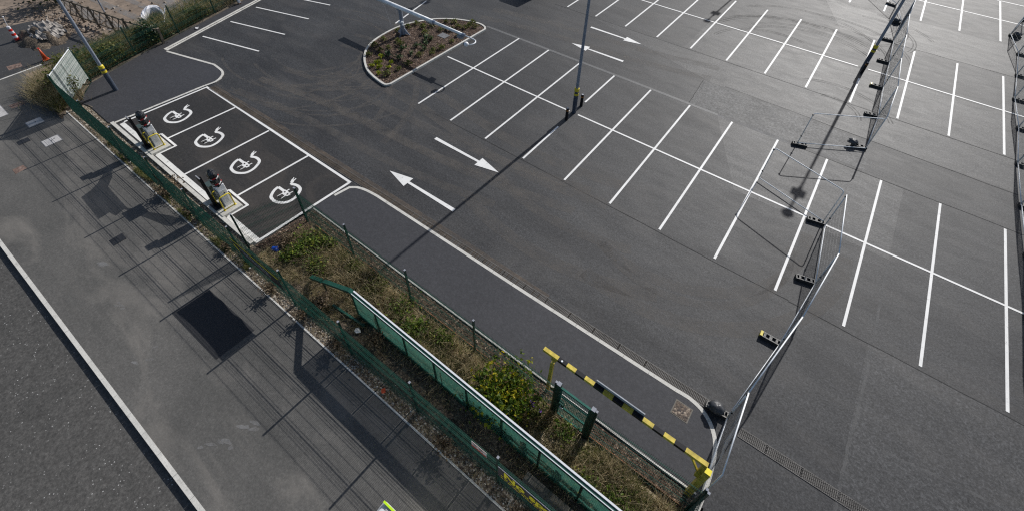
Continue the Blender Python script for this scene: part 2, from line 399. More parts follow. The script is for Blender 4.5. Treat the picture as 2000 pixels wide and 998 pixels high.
# ------------------------------------------------------------------ mesh builder
class MB:
    def __init__(self):
        self.v, self.f, self.m = [], [], []

    def add(self, vs, fs, mat=0):
        o = len(self.v)
        self.v.extend([tuple(x) for x in vs])
        self.f.extend([tuple(i + o for i in f) for f in fs])
        self.m.extend([mat] * len(fs))
        return self

    def box(self, c, s, rz=0.0, mat=0, taper=1.0):
        cx, cy, cz = c
        hx, hy, hz = s[0] / 2, s[1] / 2, s[2] / 2
        ca, sa = math.cos(rz), math.sin(rz)
        vs = []
        for dz, k in ((-hz, 1.0), (hz, taper)):
            for dx, dy in ((-hx, -hy), (hx, -hy), (hx, hy), (-hx, hy)):
                x, y = dx * k, dy * k
                vs.append((cx + x * ca - y * sa, cy + x * sa + y * ca, cz + dz))
        return self.add(vs, [(3, 2, 1, 0), (4, 5, 6, 7), (0, 1, 5, 4), (1, 2, 6, 5), (2, 3, 7, 6), (3, 0, 4, 7)], mat)

    def beam(self, p0, p1, w, h, mat=0, up=(0, 0, 1), caps=True):
        p0, p1 = Vector(p0), Vector(p1)
        d = (p1 - p0).normalized()
        u = Vector(up)
        if abs(d.dot(u)) > 0.98:
            u = Vector((0, 1, 0))
        s = d.cross(u).normalized() * (w / 2)
        t = s.normalized().cross(d).normalized() * (h / 2)
        vs = [p0 - s - t, p0 + s - t, p0 + s + t, p0 - s + t, p1 - s - t, p1 + s - t, p1 + s + t, p1 - s + t]
        fs = [(0, 1, 5, 4), (1, 2, 6, 5), (2, 3, 7, 6), (3, 0, 4, 7)]
        if caps:
            fs += [(3, 2, 1, 0), (4, 5, 6, 7)]
        return self.add(vs, fs, mat)

    def tube(self, pts, r, n=8, mat=0, caps=True):
        pts = [Vector(p) for p in pts]
        rs = r if isinstance(r, (list, tuple)) else [r] * len(pts)
        vs, fs = [], []
        ref = None
        for i, p in enumerate(pts):
            d = (pts[min(i + 1, len(pts) - 1)] - pts[max(i - 1, 0)]).normalized()
            if ref is None:
                ref = Vector((0, 0, 1)) if abs(d.z) < 0.9 else Vector((1, 0, 0))
            a = d.cross(ref).normalized()
            b_ = a.cross(d).normalized()
            ref = b_
            for k in range(n):
                t = 2 * math.pi * k / n
                vs.append(p + (a * math.cos(t) + b_ * math.sin(t)) * rs[i])
        for i in range(len(pts) - 1):
            for k in range(n):
                fs.append((i * n + k, i * n + (k + 1) % n, (i + 1) * n + (k + 1) % n, (i + 1) * n + k))
        if caps:
            fs.append(tuple(range(n - 1, -1, -1)))
            fs.append(tuple((len(pts) - 1) * n + k for k in range(n)))
        return self.add(vs, fs, mat)

    def prism(self, poly, z0, z1, mat=0, bottom=False):
        a = sum(poly[i][0] * poly[(i + 1) % len(poly)][1] - poly[(i + 1) % len(poly)][0] * poly[i][1] for i in range(len(poly)))
        if a < 0:
            poly = poly[::-1]
        n = len(poly)
        vs = [(x, y, z0) for x, y in poly] + [(x, y, z1) for x, y in poly]
        fs = [tuple(range(n, 2 * n))] + [(i, (i + 1) % n, n + (i + 1) % n, n + i) for i in range(n)]
        if bottom:
            fs.append(tuple(range(n - 1, -1, -1)))
        return self.add(vs, fs, mat)

    def sheet(self, poly, z, mat=0):
        a = sum(poly[i][0] * poly[(i + 1) % len(poly)][1] - poly[(i + 1) % len(poly)][0] * poly[i][1] for i in range(len(poly)))
        if a < 0:
            poly = poly[::-1]
        return self.add([(x, y, z) for x, y in poly], [tuple(range(len(poly)))], mat)

    def strip(self, pts, w, z, mat=0, ends=0.0):
        """flat ribbon along a 2-D polyline"""
        n = len(pts)
        vs = []
        for i, (x, y) in enumerate(pts):
            x0, y0 = pts[max(i - 1, 0)]
            x1, y1 = pts[min(i + 1, n - 1)]
            dx, dy = x1 - x0, y1 - y0
            l = math.hypot(dx, dy) or 1
            ww = w[i] if isinstance(w, (list, tuple)) else w
            nx, ny = -dy / l * ww / 2, dx / l * ww / 2
            vs += [(x - nx, y - ny, z), (x + nx, y + ny, z)]
        return self.add(vs, [(2 * i, 2 * i + 2, 2 * i + 3, 2 * i + 1) for i in range(n - 1)], mat)

    def ellipsoid(self, c, r, nu=12, nv=8, mat=0, jitter=0.0, half=False, seed=0):
        vs, fs = [], []
        for j in range(nv + 1):
            ph = (math.pi / 2 if half else math.pi) * j / nv
            for i in range(nu):
                th = 2 * math.pi * i / nu
                d = Vector((math.sin(ph) * math.cos(th), math.sin(ph) * math.sin(th), math.cos(ph)))
                k = 1.0 + jitter * mnoise.noise(d * 2.3 + Vector((seed, seed * 1.7, 0)))
                vs.append((c[0] + d.x * r[0] * k, c[1] + d.y * r[1] * k, c[2] + d.z * r[2] * k))
        for j in range(nv):
            for i in range(nu):
                fs.append((j * nu + i, (j + 1) * nu + i, (j + 1) * nu + (i + 1) % nu, j * nu + (i + 1) % nu))
        return self.add(vs, fs, mat)

    def blade(self, base, h, w, lean, az, mat=0):
        """one grass blade: tapered, bent"""
        x, y, z = base
        lx, ly = math.cos(az) * lean, math.sin(az) * lean
        sx, sy = -math.sin(az + 0.6) * w / 2, math.cos(az + 0.6) * w / 2
        vs = [(x - sx, y - sy, z), (x + sx, y + sy, z), (x + lx * 0.35 + sx * 0.7, y + ly * 0.35 + sy * 0.7, z + h * 0.6),
              (x + lx * 0.35 - sx * 0.7, y + ly * 0.35 - sy * 0.7, z + h * 0.6), (x + lx, y + ly, z + h)]
        return self.add(vs, [(0, 1, 2, 3), (3, 2, 4)], mat)

    def leaf(self, p, size, r, mat=0, flat=0.5):
        d = Vector((r.gauss(0, 1), r.gauss(0, 1), r.gauss(0, 1) * (1 - flat))).normalized()
        q = Vector((r.gauss(0, 1), r.gauss(0, 1), r.gauss(0, 1)))
        s = d.cross(q).normalized()
        p = Vector(p)
        l, w = size, size * 0.42
        up = s.cross(d) * (w * 0.3)
        return self.add([p, p + d * l * 0.45 + s * w + up, p + d * l, p + d * l * 0.45 - s * w + up], [(0, 1, 2), (0, 2, 3)], mat)

    def build(self, name, mats, parent=None, smooth=False, bevel=0.0, loc=None):
        me = bpy.data.meshes.new(name)
        off = Vector(parent.location) if parent is not None and parent.type == 'EMPTY' else Vector((0, 0, 0))
        if parent is not None and parent.parent is not None:
            off = Vector(parent.parent.location)
        if parent is not None and parent.type == 'MESH' and parent.parent is None:
            off = Vector(parent.location)
        if loc is not None:
            off = Vector(loc)
        me.from_pydata([(x - off.x, y - off.y, z - off.z) for x, y, z in self.v], [], self.f)
        if not isinstance(mats, (list, tuple)):
            mats = [mats]
        for m_ in mats:
            me.materials.append(m_)
        me.polygons.foreach_set("material_index", self.m)
        if smooth:
            me.polygons.foreach_set("use_smooth", [True] * len(me.polygons))
        me.update()
        o = bpy.data.objects.new(name, me)
        COL.objects.link(o)
        if parent is not None:
            o.parent = parent
        elif loc is not None:
            o.location = loc
        if bevel:
            bv = o.modifiers.new("bevel", 'BEVEL')
            bv.width = bevel
            bv.segments = 2
            bv.limit_method = 'ANGLE'
        return o


def tag(o, label=None, cat=None, group=None, kind=None):
    for k, v in (("label", label), ("category", cat), ("group", group), ("kind", kind)):
        if v:
            o[k] = v
    return o


def thing(name, loc, label, cat, group=None):
    o = bpy.data.objects.new(name, None)
    COL.objects.link(o)
    o.location = loc
    o.empty_display_size = 0.2
    return tag(o, label, cat, group)


def structure(name, mb, mats, **kw):
    return tag(mb.build(name, mats, **kw), kind="structure")


def stuff(name, mb, mats, label, cat):
    return tag(mb.build(name, mats), label, cat, kind="stuff")


def dup(root, loc, label=None, rz=None, scale=None, group=None):
    """copy of a thing with copies of its parts and sub-parts"""
    def cp(o, parent):
        c = o.copy()
        COL.objects.link(c)
        c.parent = parent
        for ch in [x for x in kids.get(o.name, [])]:
            cp(ch, c)
        return c
    kids = {}
    stack = [root]
    while stack:
        o = stack.pop()
        kids[o.name] = list(o.children)
        stack += kids[o.name]
    c = cp(root, None)
    c.location = loc
    if rz is not None:
        c.rotation_euler = (0, 0, rz)
    if scale is not None:
        c.scale = (scale,) * 3
    if label:
        c['label'] = label
    if group:
        c['group'] = group
    return c


def lerp(a, b, t):
    return tuple(x + (y - x) * t for x, y in zip(a, b))


def smooth_path(pts, n=8):
    """Catmull-Rom through 2-D points"""
    out = []
    for i in range(len(pts) - 1):
        p0, p1, p2, p3 = pts[max(i - 1, 0)], pts[i], pts[i + 1], pts[min(i + 2, len(pts) - 1)]
        for k in range(n):
            t = k / n
            out.append(tuple(0.5 * (2 * b + (c - a) * t + (2 * a - 5 * b + 4 * c - d) * t * t + (3 * b - a - 3 * c + d) * t ** 3)
                             for a, b, c, d in zip(p0, p1, p2, p3)))
    out.append(tuple(pts[-1]))
    return out


def kerb_stones(path, w, z0, z1, length=0.915, gap=0.008, side=1):
    """a run of kerb stones along a polyline (the path is the outer face, the stones lie to its left for side=1)"""
    mb = MB()
    for (x0, y0), (x1, y1) in zip(path[:-1], path[1:]):
        L = math.hypot(x1 - x0, y1 - y0)
        n = max(1, round(L / length))
        dx, dy = (x1 - x0) / L, (y1 - y0) / L
        nx, ny = -dy * side, dx * side
        for i in range(n):
            a, b_ = L * i / n + gap / 2, L * (i + 1) / n - gap / 2
            if L < length:
                a, b_ = -0.004, L + 0.004
            dz = rng.uniform(-0.003, 0.003)
            q = [(x0 + dx * a, y0 + dy * a), (x0 + dx * b_, y0 + dy * b_),
                 (x0 + dx * b_ + nx * w, y0 + dy * b_ + ny * w), (x0 + dx * a + nx * w, y0 + dy * a + ny * w)]
            mb.prism(q, z0, z1 + dz)
    return mb


# ------------------------------------------------------------------ setting: ground, roads, paths
structure("ground", MB().sheet([(-260, -200), (260, -200), (260, 300), (-260, 300)], -0.20), M['dirt'])


def kerb_y(x):
    return -21.68 + 0.019 * x


def fence_y(x):
    return -16.41 + 0.0165 * x


def edge_y(x):
    return -16.78 + 0.010 * x


structure("road", MB().sheet([(-200, -60), (200, -60), (200, kerb_y(200) - 0.1), (-20.2, kerb_y(-20.2) - 0.1), (-200, kerb_y(-20) - 0.1)], -0.15), M['road'])
structure("side_road", MB().sheet([(-20.15, -24), (-20.35, -12.6), (-27.3, -14.2), (-29.5, -24)], -0.09), M['side'])
structure("footway", MB().prism([(-20.0, kerb_y(-20)), (40, kerb_y(40)), (40, edge_y(40) + 0.3), (-20.3, edge_y(-20))], -0.16, 0.0), M['foot'])
structure("road_kerb", kerb_stones([(40, kerb_y(40) - 0.13), (-20.0, kerb_y(-20) - 0.13)], 0.128, -0.3, 0.004, side=-1), M['kerb'])
structure("side_road_kerb", kerb_stones([(-20.02, -21.9), (-20.25, -16.0)], 0.11, -0.3, 0.006, side=1), M['edging'])
structure("footway_edging", kerb_stones([(-14.9, edge_y(-14.9)), (40, edge_y(40))], 0.055, -0.1, 0.018), M['edging'])
structure("verge", MB().sheet([(-16.6, edge_y(-16.6) + 0.05), (26, edge_y(26) + 0.05), (26, -15.55), (-14.0, -15.9)], 0.003), M['gravel'])
structure("car_park", MB().sheet([(-14.0, -16.05), (1.8, -16.0), (1.8, -13.2), (19.6, -13.2), (19.6, -26), (120, -26), (120, 160), (-80, 160), (-20.5, 3), (-16.4, -11.0)], 0.0), M['park'])
structure("planting_bed", MB().sheet([(1.75, -15.75), (1.98, -13.12), (19.25, -13.12), (19.25, -15.2), (30, -15.2), (30, -16.0), (1.75, -16.25)], 0.018), M['soil'])
structure("bark_strip", MB().sheet([(2.0, -13.13), (19.4, -13.13), (19.4, -13.66), (3.5, -13.66), (2.9, -14.2), (2.5, -15.5), (1.78, -15.75)], 0.045), M['bark'])

M['straw'] = granular("matted_straw", [(0.0, (0.10, 0.075, 0.045)), (0.5, (0.27, 0.21, 0.13)), (1.0, (0.48, 0.39, 0.26))], cell=13, big=0.9)
structure("bed_litter", MB().sheet([(2.75, -15.1), (3.6, -13.75), (19.2, -13.72), (19.2, -15.18), (7.5, -15.18), (5.0, -15.6)], 0.024), M['straw'])
# charging bays: darker tarmac
structure("charging_bay", MB().sheet([(-10.78, -15.6), (-10.45, -11.05), (1.93, -10.98), (1.66, -15.62)], 0.004), M['bay'])

# inner footpath between the car park and the bed, its kerb and edging
inner = [(2.12, -11.25), (2.45, -11.0), (2.96, -10.86), (3.6, -10.80), (11.1, -10.70), (17.69, -10.58), (18.19, -10.56), (18.66, -10.68), (19.05, -10.95), (19.35, -11.42), (19.50, -12.16), (19.54, -13.2), (19.48, -14.2), (19.40, -16.5)]
inner = [(1.93, -13.05), (1.98, -12.0)] + smooth_path(inner[:4], 4)[:-1] + [inner[3], inner[4]] + smooth_path(inner[5:], 4)
structure("footpath", MB().prism(inner + [(19.2, -16.4), (19.15, -13.08)], -0.1, 0.036), M['path'])
structure("footpath_kerb", kerb_stones(inner[1:], 0.125, -0.1, 0.042, side=-1), M['kerb'])
structure("bed_edging", kerb_stones([(1.96, -13.10), (19.3, -13.04)], 0.055, -0.05, 0.062), M['edging'])

# raised tarmac at the far left, with its kerbs
leftkerb = [(-10.90, -15.75), (-10.60, -11.15)] + smooth_path([(-10.60, -11.15), (-10.52, -10.55), (-10.83, -9.98), (-11.35, -9.68), (-12.4, -9.60)], 5)[1:] + [(-16.1, -10.62)]
bankkerb = [(-16.36, -10.66), (-17.26, -7.24), (-18.3, -3.28), (-21.4, 8.6)]
structure("raised_path", MB().prism(leftkerb + [(-16.36, -10.66), (-17.26, -7.24), (-18.3, -3.28), (-21.4, 8.6), (-22.35, 8.4), (-19.3, -3.3), (-18.45, -6.3), (-17.4, -10.3), (-16.5, -13.2), (-15.93, -14.95), (-14.3, -16.15), (-13.5, -15.95), (-11.25, -15.95)], -0.15, 0.040), M['path'])
structure("raised_path_kerb", kerb_stones(leftkerb, 0.13, -0.1, 0.052, side=1), M['kerb'])
structure("bank_kerb", kerb_stones(bankkerb, 0.15, -0.1, 0.060, side=1), M['kerb'])
structure("bank_channel_kerb", kerb_stones([(x + 0.13, y + 0.03) for x, y in bankkerb], 0.125, -0.1, 0.016, side=1), M['edging'])
structure("charging_bay_kerb", kerb_stones([(-11.05, -15.92), (1.62, -15.82)], 0.16, -0.1, 0.10, side=1), M['kerb'])
structure("path_timber_edge", MB().beam((-15.9, -14.95, 0.05), (-16.5, -13.2, 0.05), 0.03, 0.1).beam((-16.5, -13.2, 0.08), (-17.4, -10.3, 0.08), 0.03, 0.1)
          .beam((-17.4, -10.3, 0.08), (-18.45, -6.3, 0.08), 0.03, 0.1).beam((-18.45, -6.3, 0.08), (-19.3, -3.3, 0.08), 0.03, 0.1), M['wood'])

# old surface patches, joints and bands in the asphalt
mb = MB()
mb.strip([(-2.75, 4.70), (3.0, 4.80), (8.0, 4.86), (13.6, 4.88)], 0.20, 0.003, 0)
structure("asphalt_band", mb, M['joint'])
mb = MB()
mb.strip([(13.6, 4.87), (17.5, 4.86)], 0.22, 0.0035, 0)
mb.strip([(18.9, 4.95), (19.6, 4.95)], 0.22, 0.0035, 0)
structure("asphalt_band_worn", mb, M['pale'])
structure("asphalt_lane", MB().sheet([(22.5, -4.9), (60, -5.0), (60, -30), (22.45, -30)], 0.0022).sheet([(16.2, -0.35), (22.6, -0.35), (22.6, 4.75), (13.6, 4.8)], 0.0022)
          .sheet([(12.0, 7.8), (60, 7.7), (60, 10.75), (2, 10.72)], 0.0022).sheet([(9.2, 10.8), (60, 10.8), (60, 15.5), (9.3, 15.4)], 0.0022).sheet([(17, 20.6), (60, 20.7), (60, 25.6), (15, 25.5)], 0.0022), M['lane'])
structure("asphalt_patch", MB().sheet([(11.9, 5.0), (20.9, 5.0), (20.9, 7.55), (11.75, 7.75)], 0.002), M['worn'])
mb = MB()
for a, b_ in (((1.4, -4.85), (19.8, -4.88)), ((19.8, -4.9), (27, -4.93)), ((11.9, 5.0), (11.7, 7.75)), ((-1, 10.7), (30, 10.78)), ((20, 20.6), (30, 20.6)), ((13, 7.9), (27, 7.7)), ((18, 4.78), (40, 4.9))):
    pts = [(a[0] + (b_[0] - a[0]) * t / 12 + rng.uniform(-.02, .02), a[1] + (b_[1] - a[1]) * t / 12 + rng.uniform(-.02, .02)) for t in range(13)]
    mb.strip(pts, 0.034, 0.0045)
structure("asphalt_seam", mb, M['seam'])
mb = MB()
for a, b_ in (((22.62, -5.0), (22.55, -10.4)), ((22.55, -10.4), (22.5, -30)), ((22.6, -0.4), (22.62, -4.8)), ((11.95, 6.4), (11.8, 7.7)), ((23.4, -8.5), (26.5, -8.0))):
    pts = [(a[0] + (b_[0] - a[0]) * t / 12 + rng.uniform(-.03, .03), a[1] + (b_[1] - a[1]) * t / 12 + rng.uniform(-.03, .03)) for t in range(13)]
    mb.strip(pts, 0.085, 0.0052)
structure("asphalt_scuff", mb, M['pale2'])
structure("footway_patch", MB().sheet([(2.14, -19.22), (2.2, -17.9), (5.06, -17.79), (5.0, -19.15)], 0.004), M['patch'])

mb = MB()
rs = random.Random(9)
for px_, py_, n_, w_ in ((7.6, -20.35, 3, 0.14), (7.15, -20.75, 2, 0.10), (7.7, -19.75, 4, 0.12), (-2.2, -19.9, 5, 0.16), (0.3, -20.3, 3, 0.1), (3.0, -20.6, 3, 0.1)):
    for k in range(n_):
        x, y, a = px_ + rs.gauss(0, 0.18), py_ + rs.gauss(0, 0.12), rs.uniform(0.2, 0.9)
        l = rs.uniform(0.12, 0.4)
        mb.strip([(x, y), (x + l * math.cos(a) * .5, y + l * math.sin(a) * .5 + .02), (x + l * math.cos(a), y + l * math.sin(a))], [w_ * .4, w_, w_ * .3], 0.003 + 0.0002 * k)
structure("footway_scuff", mb, M['pale'])
# tyre tracks
mb = MB()
for k in range(14):
    cx, cy = -9.5 + rng.uniform(-1.5, 1.5), -4.5 + rng.uniform(-2, 2)
    r0 = rng.uniform(3.0, 7.5)
    a0 = rng.uniform(-2.4, 1.0)
    n = 18
    for off in (0, 1.45):
        pts = [(cx + (r0 + off) * math.cos(a0 + t * 0.07), cy + (r0 + off) * 0.8 * math.sin(a0 + t * 0.07)) for t in range(n)]
        mb.strip(pts, rng.uniform(0.10, 0.2), 0.005 + k * 0.0003)
for (cx, cy, r0, a0, a1, w_) in ((14.5, -2.0, 5.2, -1.9, 0.2, 0.5), (14.5, -2.0, 6.7, -1.8, 0.1, 0.6), (15.2, -3.4, 4.2, -2.2, 0.3, 0.35), (10.5, 2.5, 11.5, -1.9, -1.1, 0.6), (10.5, 2.5, 9.6, -2.0, -1.2, 0.5), (-6.5, -9.0, 6.0, 0.2, 1.9, 0.3), (-6.5, -9.0, 7.5, 0.1, 1.9, 0.35), (-11.0, -3.0, 5.0, -0.9, 0.9, 0.25), (-11.0, -3.0, 6.5, -0.9, 0.9, 0.3)):
    pts = [(cx + r0 * math.cos(a0 + (a1 - a0) * t / 24), cy + r0 * math.sin(a0 + (a1 - a0) * t / 24)) for t in range(25)]
    mb.strip(pts, w_, 0.0066)
structure("dusty_tyre_track", mb, M['dusty'])
mb = MB()
for (x0, y0, x1, y1, s, w) in ((-9, -8.8, 11, -6.1, 0.3, 0.5), (-9, -10.3, 8, -8.0, 0.2, 0.45), (-6, -5.5, 12, -4.9, 0.5, 0.6), (-4, 5.5, 12, 8.2, 0.2, 0.6)):
    pts = [(x0 + (x1 - x0) * t / 14, y0 + (y1 - y0) * t / 14 + s * math.sin(t * 0.45)) for t in range(15)]
    mb.strip(pts, w, 0.0062)
    mb.strip([(x, y + 1.5) for x, y in pts], w, 0.0064)
structure("dust_streak", mb, M['dusty'])
mb = MB()
for (cx, cy, r0, a0, a1) in ((15.5, 13.6, 6.4, 0.9, 2.9), (15.5, 13.6, 6.15, 0.9, 2.8), (15.7, 14.2, 4.9, 0.7, 2.5), (15.9, 14.0, 4.7, 0.8, 2.6), (16.6, 17.0, 5.2, 0.2, 1.9), (16.6, 17.2, 3.8, 0.0, 1.6), (14.0, 13.0, 3.9, 1.2, 2.9), (18.6, 21.0, 3.0, -0.4, 1.8), (17.4, 22.4, 3.6, -0.9, 1.0), (18.0, 23.0, 2.2, -1.2, 1.2), (15.9, 12.4, 7.6, 0.8, 2.4), (17.3, 19.0, 6.4, 0.6, 2.2), (14.9, 16.6, 5.4, 0.4, 2.5), (18.4, 9.2, 3.2, 0.3, 2.2), (18.4, 9.2, 1.6, 0.1, 2.0)):
    n = 26
    pts = [(cx + r0 * math.cos(a0 + (a1 - a0) * t / n), cy + r0 * math.sin(a0 + (a1 - a0) * t / n)) for t in range(n + 1)]
    for off_ in (-0.09, 0.09):
        mb.strip([(x + off_ * (x - cx) / r0, y + off_ * (y - cy) / r0) for x, y in pts], 0.075, 0.0055)
structure("tyre_track", mb, M['skid'])
mb = MB()
mb.strip([(-10.3, -10.93), (-5, -10.78), (1.9, -10.62), (8, -10.44), (12.5, -10.33)], [0.4, 0.5, 0.46, 0.34, 0.15], 0.0068)
structure("mud_stain", mb, M['mudstain'])

# ------------------------------------------------------------------ painted markings
ZP = 0.009
BAY = 2.41
mb = MB()
for i in range(12):
    x = i * BAY if i < 8 else i * BAY - 0.02
    if i == 3:
        mb.strip([(x, 1.25), (x, 4.74)], 0.10, ZP).strip([(x, -1.55), (x, -4.74)], 0.10, ZP)
    else:
        mb.strip([(x, -4.74), (x, 4.74)], 0.10, ZP)
mb.strip([(-2.14, -0.02), (6.98, -0.02)], 0.10, ZP + 0.001).strip([(7.52, -0.01), (29, 0.04)], 0.10, ZP + 0.001)
structure("bay_marking", mb, M['white'])
mb = MB()
for i in range(12):
    x = i * BAY - 0.02
    y0, y1 = 10.9, 20.28
    if i == 8:
        mb.strip([(x, y0), (x, 14.1)], 0.11, ZP).strip([(x, 16.5), (x, y1)], 0.11, ZP)
    else:
        mb.strip([(x, y0), (x, y1)], 0.11, ZP)
mb.strip([(-3.0, 15.6), (18.95, 15.66)], 0.11, ZP + 0.001).strip([(19.5, 15.67), (29, 15.70)], 0.11, ZP + 0.001)
for i in range(5, 13):
    x = i * BAY - 0.15
    mb.strip([(x, 25.85), (x, 34.3)], 0.12, ZP)
mb.strip([(10.0, 30.0), (33, 30.05)], 0.12, ZP + 0.001).strip([(22, 34.3), (33, 34.28)], 0.12, ZP)
structure("bay_marking_far", mb, M['white'])
mb = MB()
mb.strip([(-7.95, 0.95), (-8.82, 4.9)], 0.11, ZP)
for a, b_ in (((-16.31, -8.3), (-11.8, -7.07)), ((-16.86, -6.06), (-12.43, -4.78)), ((-17.52, -3.73), (-13.09, -2.44)), ((-18.1, -1.45), (-13.72, -0.13)), ((-18.8, 0.9), (-14.3, 2.2)), ((-19.4, 3.2), (-14.9, 4.5))):
    mb.strip([a, b_], 0.10, ZP)
structure("bay_marking_angled", mb, M['white'])
mb = MB()
mb.strip([(-10.74, -15.42), (-10.50, -11.14)], 0.11, ZP)                     # charging bays
mb.strip([(-10.55, -11.15), (1.95, -11.04)], 0.12, ZP + 0.001)
mb.strip([(-7.67, -14.66), (-7.47, -11.2)], 0.10, ZP)
mb.strip([(-4.48, -15.5), (-4.3, -11.2)], 0.10, ZP)
mb.strip([(-1.34, -14.72), (-1.12, -11.1)], 0.10, ZP)
mb.strip([(1.90, -11.06), (1.64, -15.6)], 0.12, ZP)
for x0 in (-8.30, -1.98):
    mb.strip([(x0 - 0.02, -15.5), (x0 + 0.02, -14.72), (x0 + 0.02, -14.70)], 0.08, ZP + 0.001)
    mb.strip([(x0 + 0.02, -14.70), (x0 + 1.55, -14.70)], 0.10, ZP + 0.002)
    mb.strip([(x0 + 1.52, -14.66), (x0 + 1.45, -15.6)], 0.10, ZP + 0.003)
structure("charging_bay_marking", mb, M['white'])
mb = MB()
for xa, xb in ((-10.7, -8.4), (-6.85, -2.1), (-0.5, 1.68)):
    mb.strip([(xa, -15.54), (xb, -15.52)], 0.22, ZP + 0.0005)
structure("charging_bay_edge_marking", mb, M['white2'])


def arrow(tail, tip, head=1.25, w=0.17, hw=0.62):
    t, p = Vector((*tail, 0)), Vector((*tip, 0))
    d = (p - t).normalized()
    n = Vector((-d.y, d.x, 0))
    b_ = p - d * head
    mb = MB()
    q = lambda v: (v.x, v.y)
    mb.sheet([q(t - n * w * 0.55), q(b_ - n * w / 2 * 0.75), q(b_ - n * hw / 2), q(p), q(b_ + n * hw / 2), q(b_ + n * w / 2 * 0.75), q(t + n * w * 0.55)], ZP + 0.002)
    return structure("lane_arrow", mb, M['white'])


arrow((2.80, -6.30), (6.91, -6.27))
arrow((6.84, -9.35), (2.77, -9.39))
arrow((2.96, 9.24), (6.87, 9.31))
arrow((6.88, 6.57), (3.08, 6.46))


def charging_symbol(cx, cy):
    mb = MB()
    path = [(-0.264, 0.02), (-0.66, 0.008)]
    arc = smooth_path([(-0.66, 0.008), (-0.616, -0.222), (-0.465, -0.46), (-0.309, -0.571), (0.034, -0.588), (0.316, -0.439), (0.478, -0.233), (0.499, 0.037), (0.416, 0.286), (0.258, 0.52), (0.044, 0.591), (-0.178, 0.568), (-0.363, 0.469)], 5)
    w = 0.125
    mb.strip([(cx + x, cy + y) for x, y in path], w, ZP)
    mb.strip([(cx + x, cy + y) for x, y in arc], w + 0.01, ZP + 0.001)
    mb.strip([(cx + x, cy + y) for x, y in ((-0.36, 0.45), (-0.43, 0.56), (-0.44, 0.62))], 0.10, ZP + 0.002)
    mb.sheet([(cx + x, cy + y) for x, y in ((-0.36, 0.58), (-0.47, 0.74), (-0.60, 0.66), (-0.50, 0.52))], ZP + 0.003)
    mb.strip([(cx - 0.46, cy + 0.70), (cx - 0.50, cy + 0.83)], 0.05, ZP + 0.004)
    mb.strip([(cx - 0.55, cy + 0.66), (cx - 0.62, cy + 0.80)], 0.05, ZP + 0.004)
    # body of the plug with two holes left open, a socket outline behind it, two pins in front
    ring = [(-0.30, 0.0), (-0.255, 0.09), (-0.10, 0.105), (0.10, 0.095), (0.185, 0.04), (0.15, -0.085), (0.03, -0.10), (-0.17, -0.085), (-0.30, 0.0), (-0.255, 0.09)]
    mb.sheet([(cx + x * 1.08, cy + y * 1.1) for x, y in ring[:-2]], ZP + 0.002)
    for hx_ in (-0.155, 0.055):
        mb.sheet([(cx + hx_ + 0.05 * math.cos(k * 0.785), cy + 0.003 + 0.042 * math.sin(k * 0.785)) for k in range(8)], ZP + 0.005, 1)
    mb.strip([(cx - 0.15, cy + 0.11), (cx - 0.145, cy + 0.235)], 0.055, ZP + 0.001)
    mb.strip([(cx + 0.08, cy + 0.11), (cx + 0.095, cy + 0.25)], 0.055, ZP + 0.001)
    box = [(-0.195, -0.331), (0.052, -0.321), (0.068, -0.12), (-0.172, -0.115), (-0.195, -0.331), (0.052, -0.321)]
    mb.strip([(cx + x, cy + y) for x, y in box], 0.06, ZP + 0.001)
    return structure("charging_symbol_marking", mb, [M['white'], M['bay']])


for c in ((-9.05, -13.45), (-5.93, -13.42), (-2.83, -13.34), (0.27, -13.25)):
    charging_symbol(*c)

# ------------------------------------------------------------------ covers and drains
def cover(name, x0, y0, x1, y1, z, mat, label, cat, knob=None, frame=None):
    t = thing(name, ((x0 + x1) / 2, (y0 + y1) / 2, z), label, cat)
    if frame:
        MB().box(((x0 + x1) / 2, (y0 + y1) / 2, z + 0.002), (x1 - x0 + 0.07, y1 - y0 + 0.07, 0.008)).build("frame", M[frame], t)
    MB().box(((x0 + x1) / 2, (y0 + y1) / 2, z + 0.006), (x1 - x0, y1 - y0, 0.016)).build("plate", M[mat], t)
    if knob:
        for kx, ky in knob:
            MB().tube([(kx, ky, z + 0.008), (kx, ky, z + 0.019)], 0.035, 10).build("lifting_eye", M['covdark'], t)
    return t


cover("chamber_cover", -14.5, -18.56, -13.92, -17.92, 0, 'cover', "pale square chamber cover on the footway inside the dark shadow of the white sheet", "chamber cover", [(-14.2, -18.22)], 'covergrey')
cover("chamber_cover", -12.19, -18.6, -11.58, -17.92, 0, 'cover', "pale cover crossed by mesh shadows on the footway, sunlit, with two lifting eyes", "chamber cover", [(-11.9, -18.25), (-11.98, -18.12)], 'covergrey')
cover("chamber_cover", -17.35, -19.3, -16.05, -18.85, 0, 'cover', "pale cover cut by the left border, on the footway near the brick patch", "chamber cover", None, 'covergrey')
cover("inspection_cover", -13.09, -19.35, -12.7, -18.88, 0, 'covdark', "small dark iron cover beside the pale sunlit cover at the end of the sheet's shadow", "inspection cover")
cover("inspection_cover", -3.07, -19.18, -2.64, -18.7, 0, 'covdark', "small dark iron cover alone on the pale mottled part of the footway", "inspection cover")
cover("inspection_cover", 17.86, -11.37, 18.35, -10.93, 0.036, 'rustcov', "rusty recessed cover in the footpath beside the drain near the sandbag", "inspection cover", None, 'oldconc')
cover("inspection_cover", -4.38, 1.4, -3.72, 1.95, 0.1, 'covergrey', "grey slab cover lying in the bark of the kerbed island", "inspection cover")
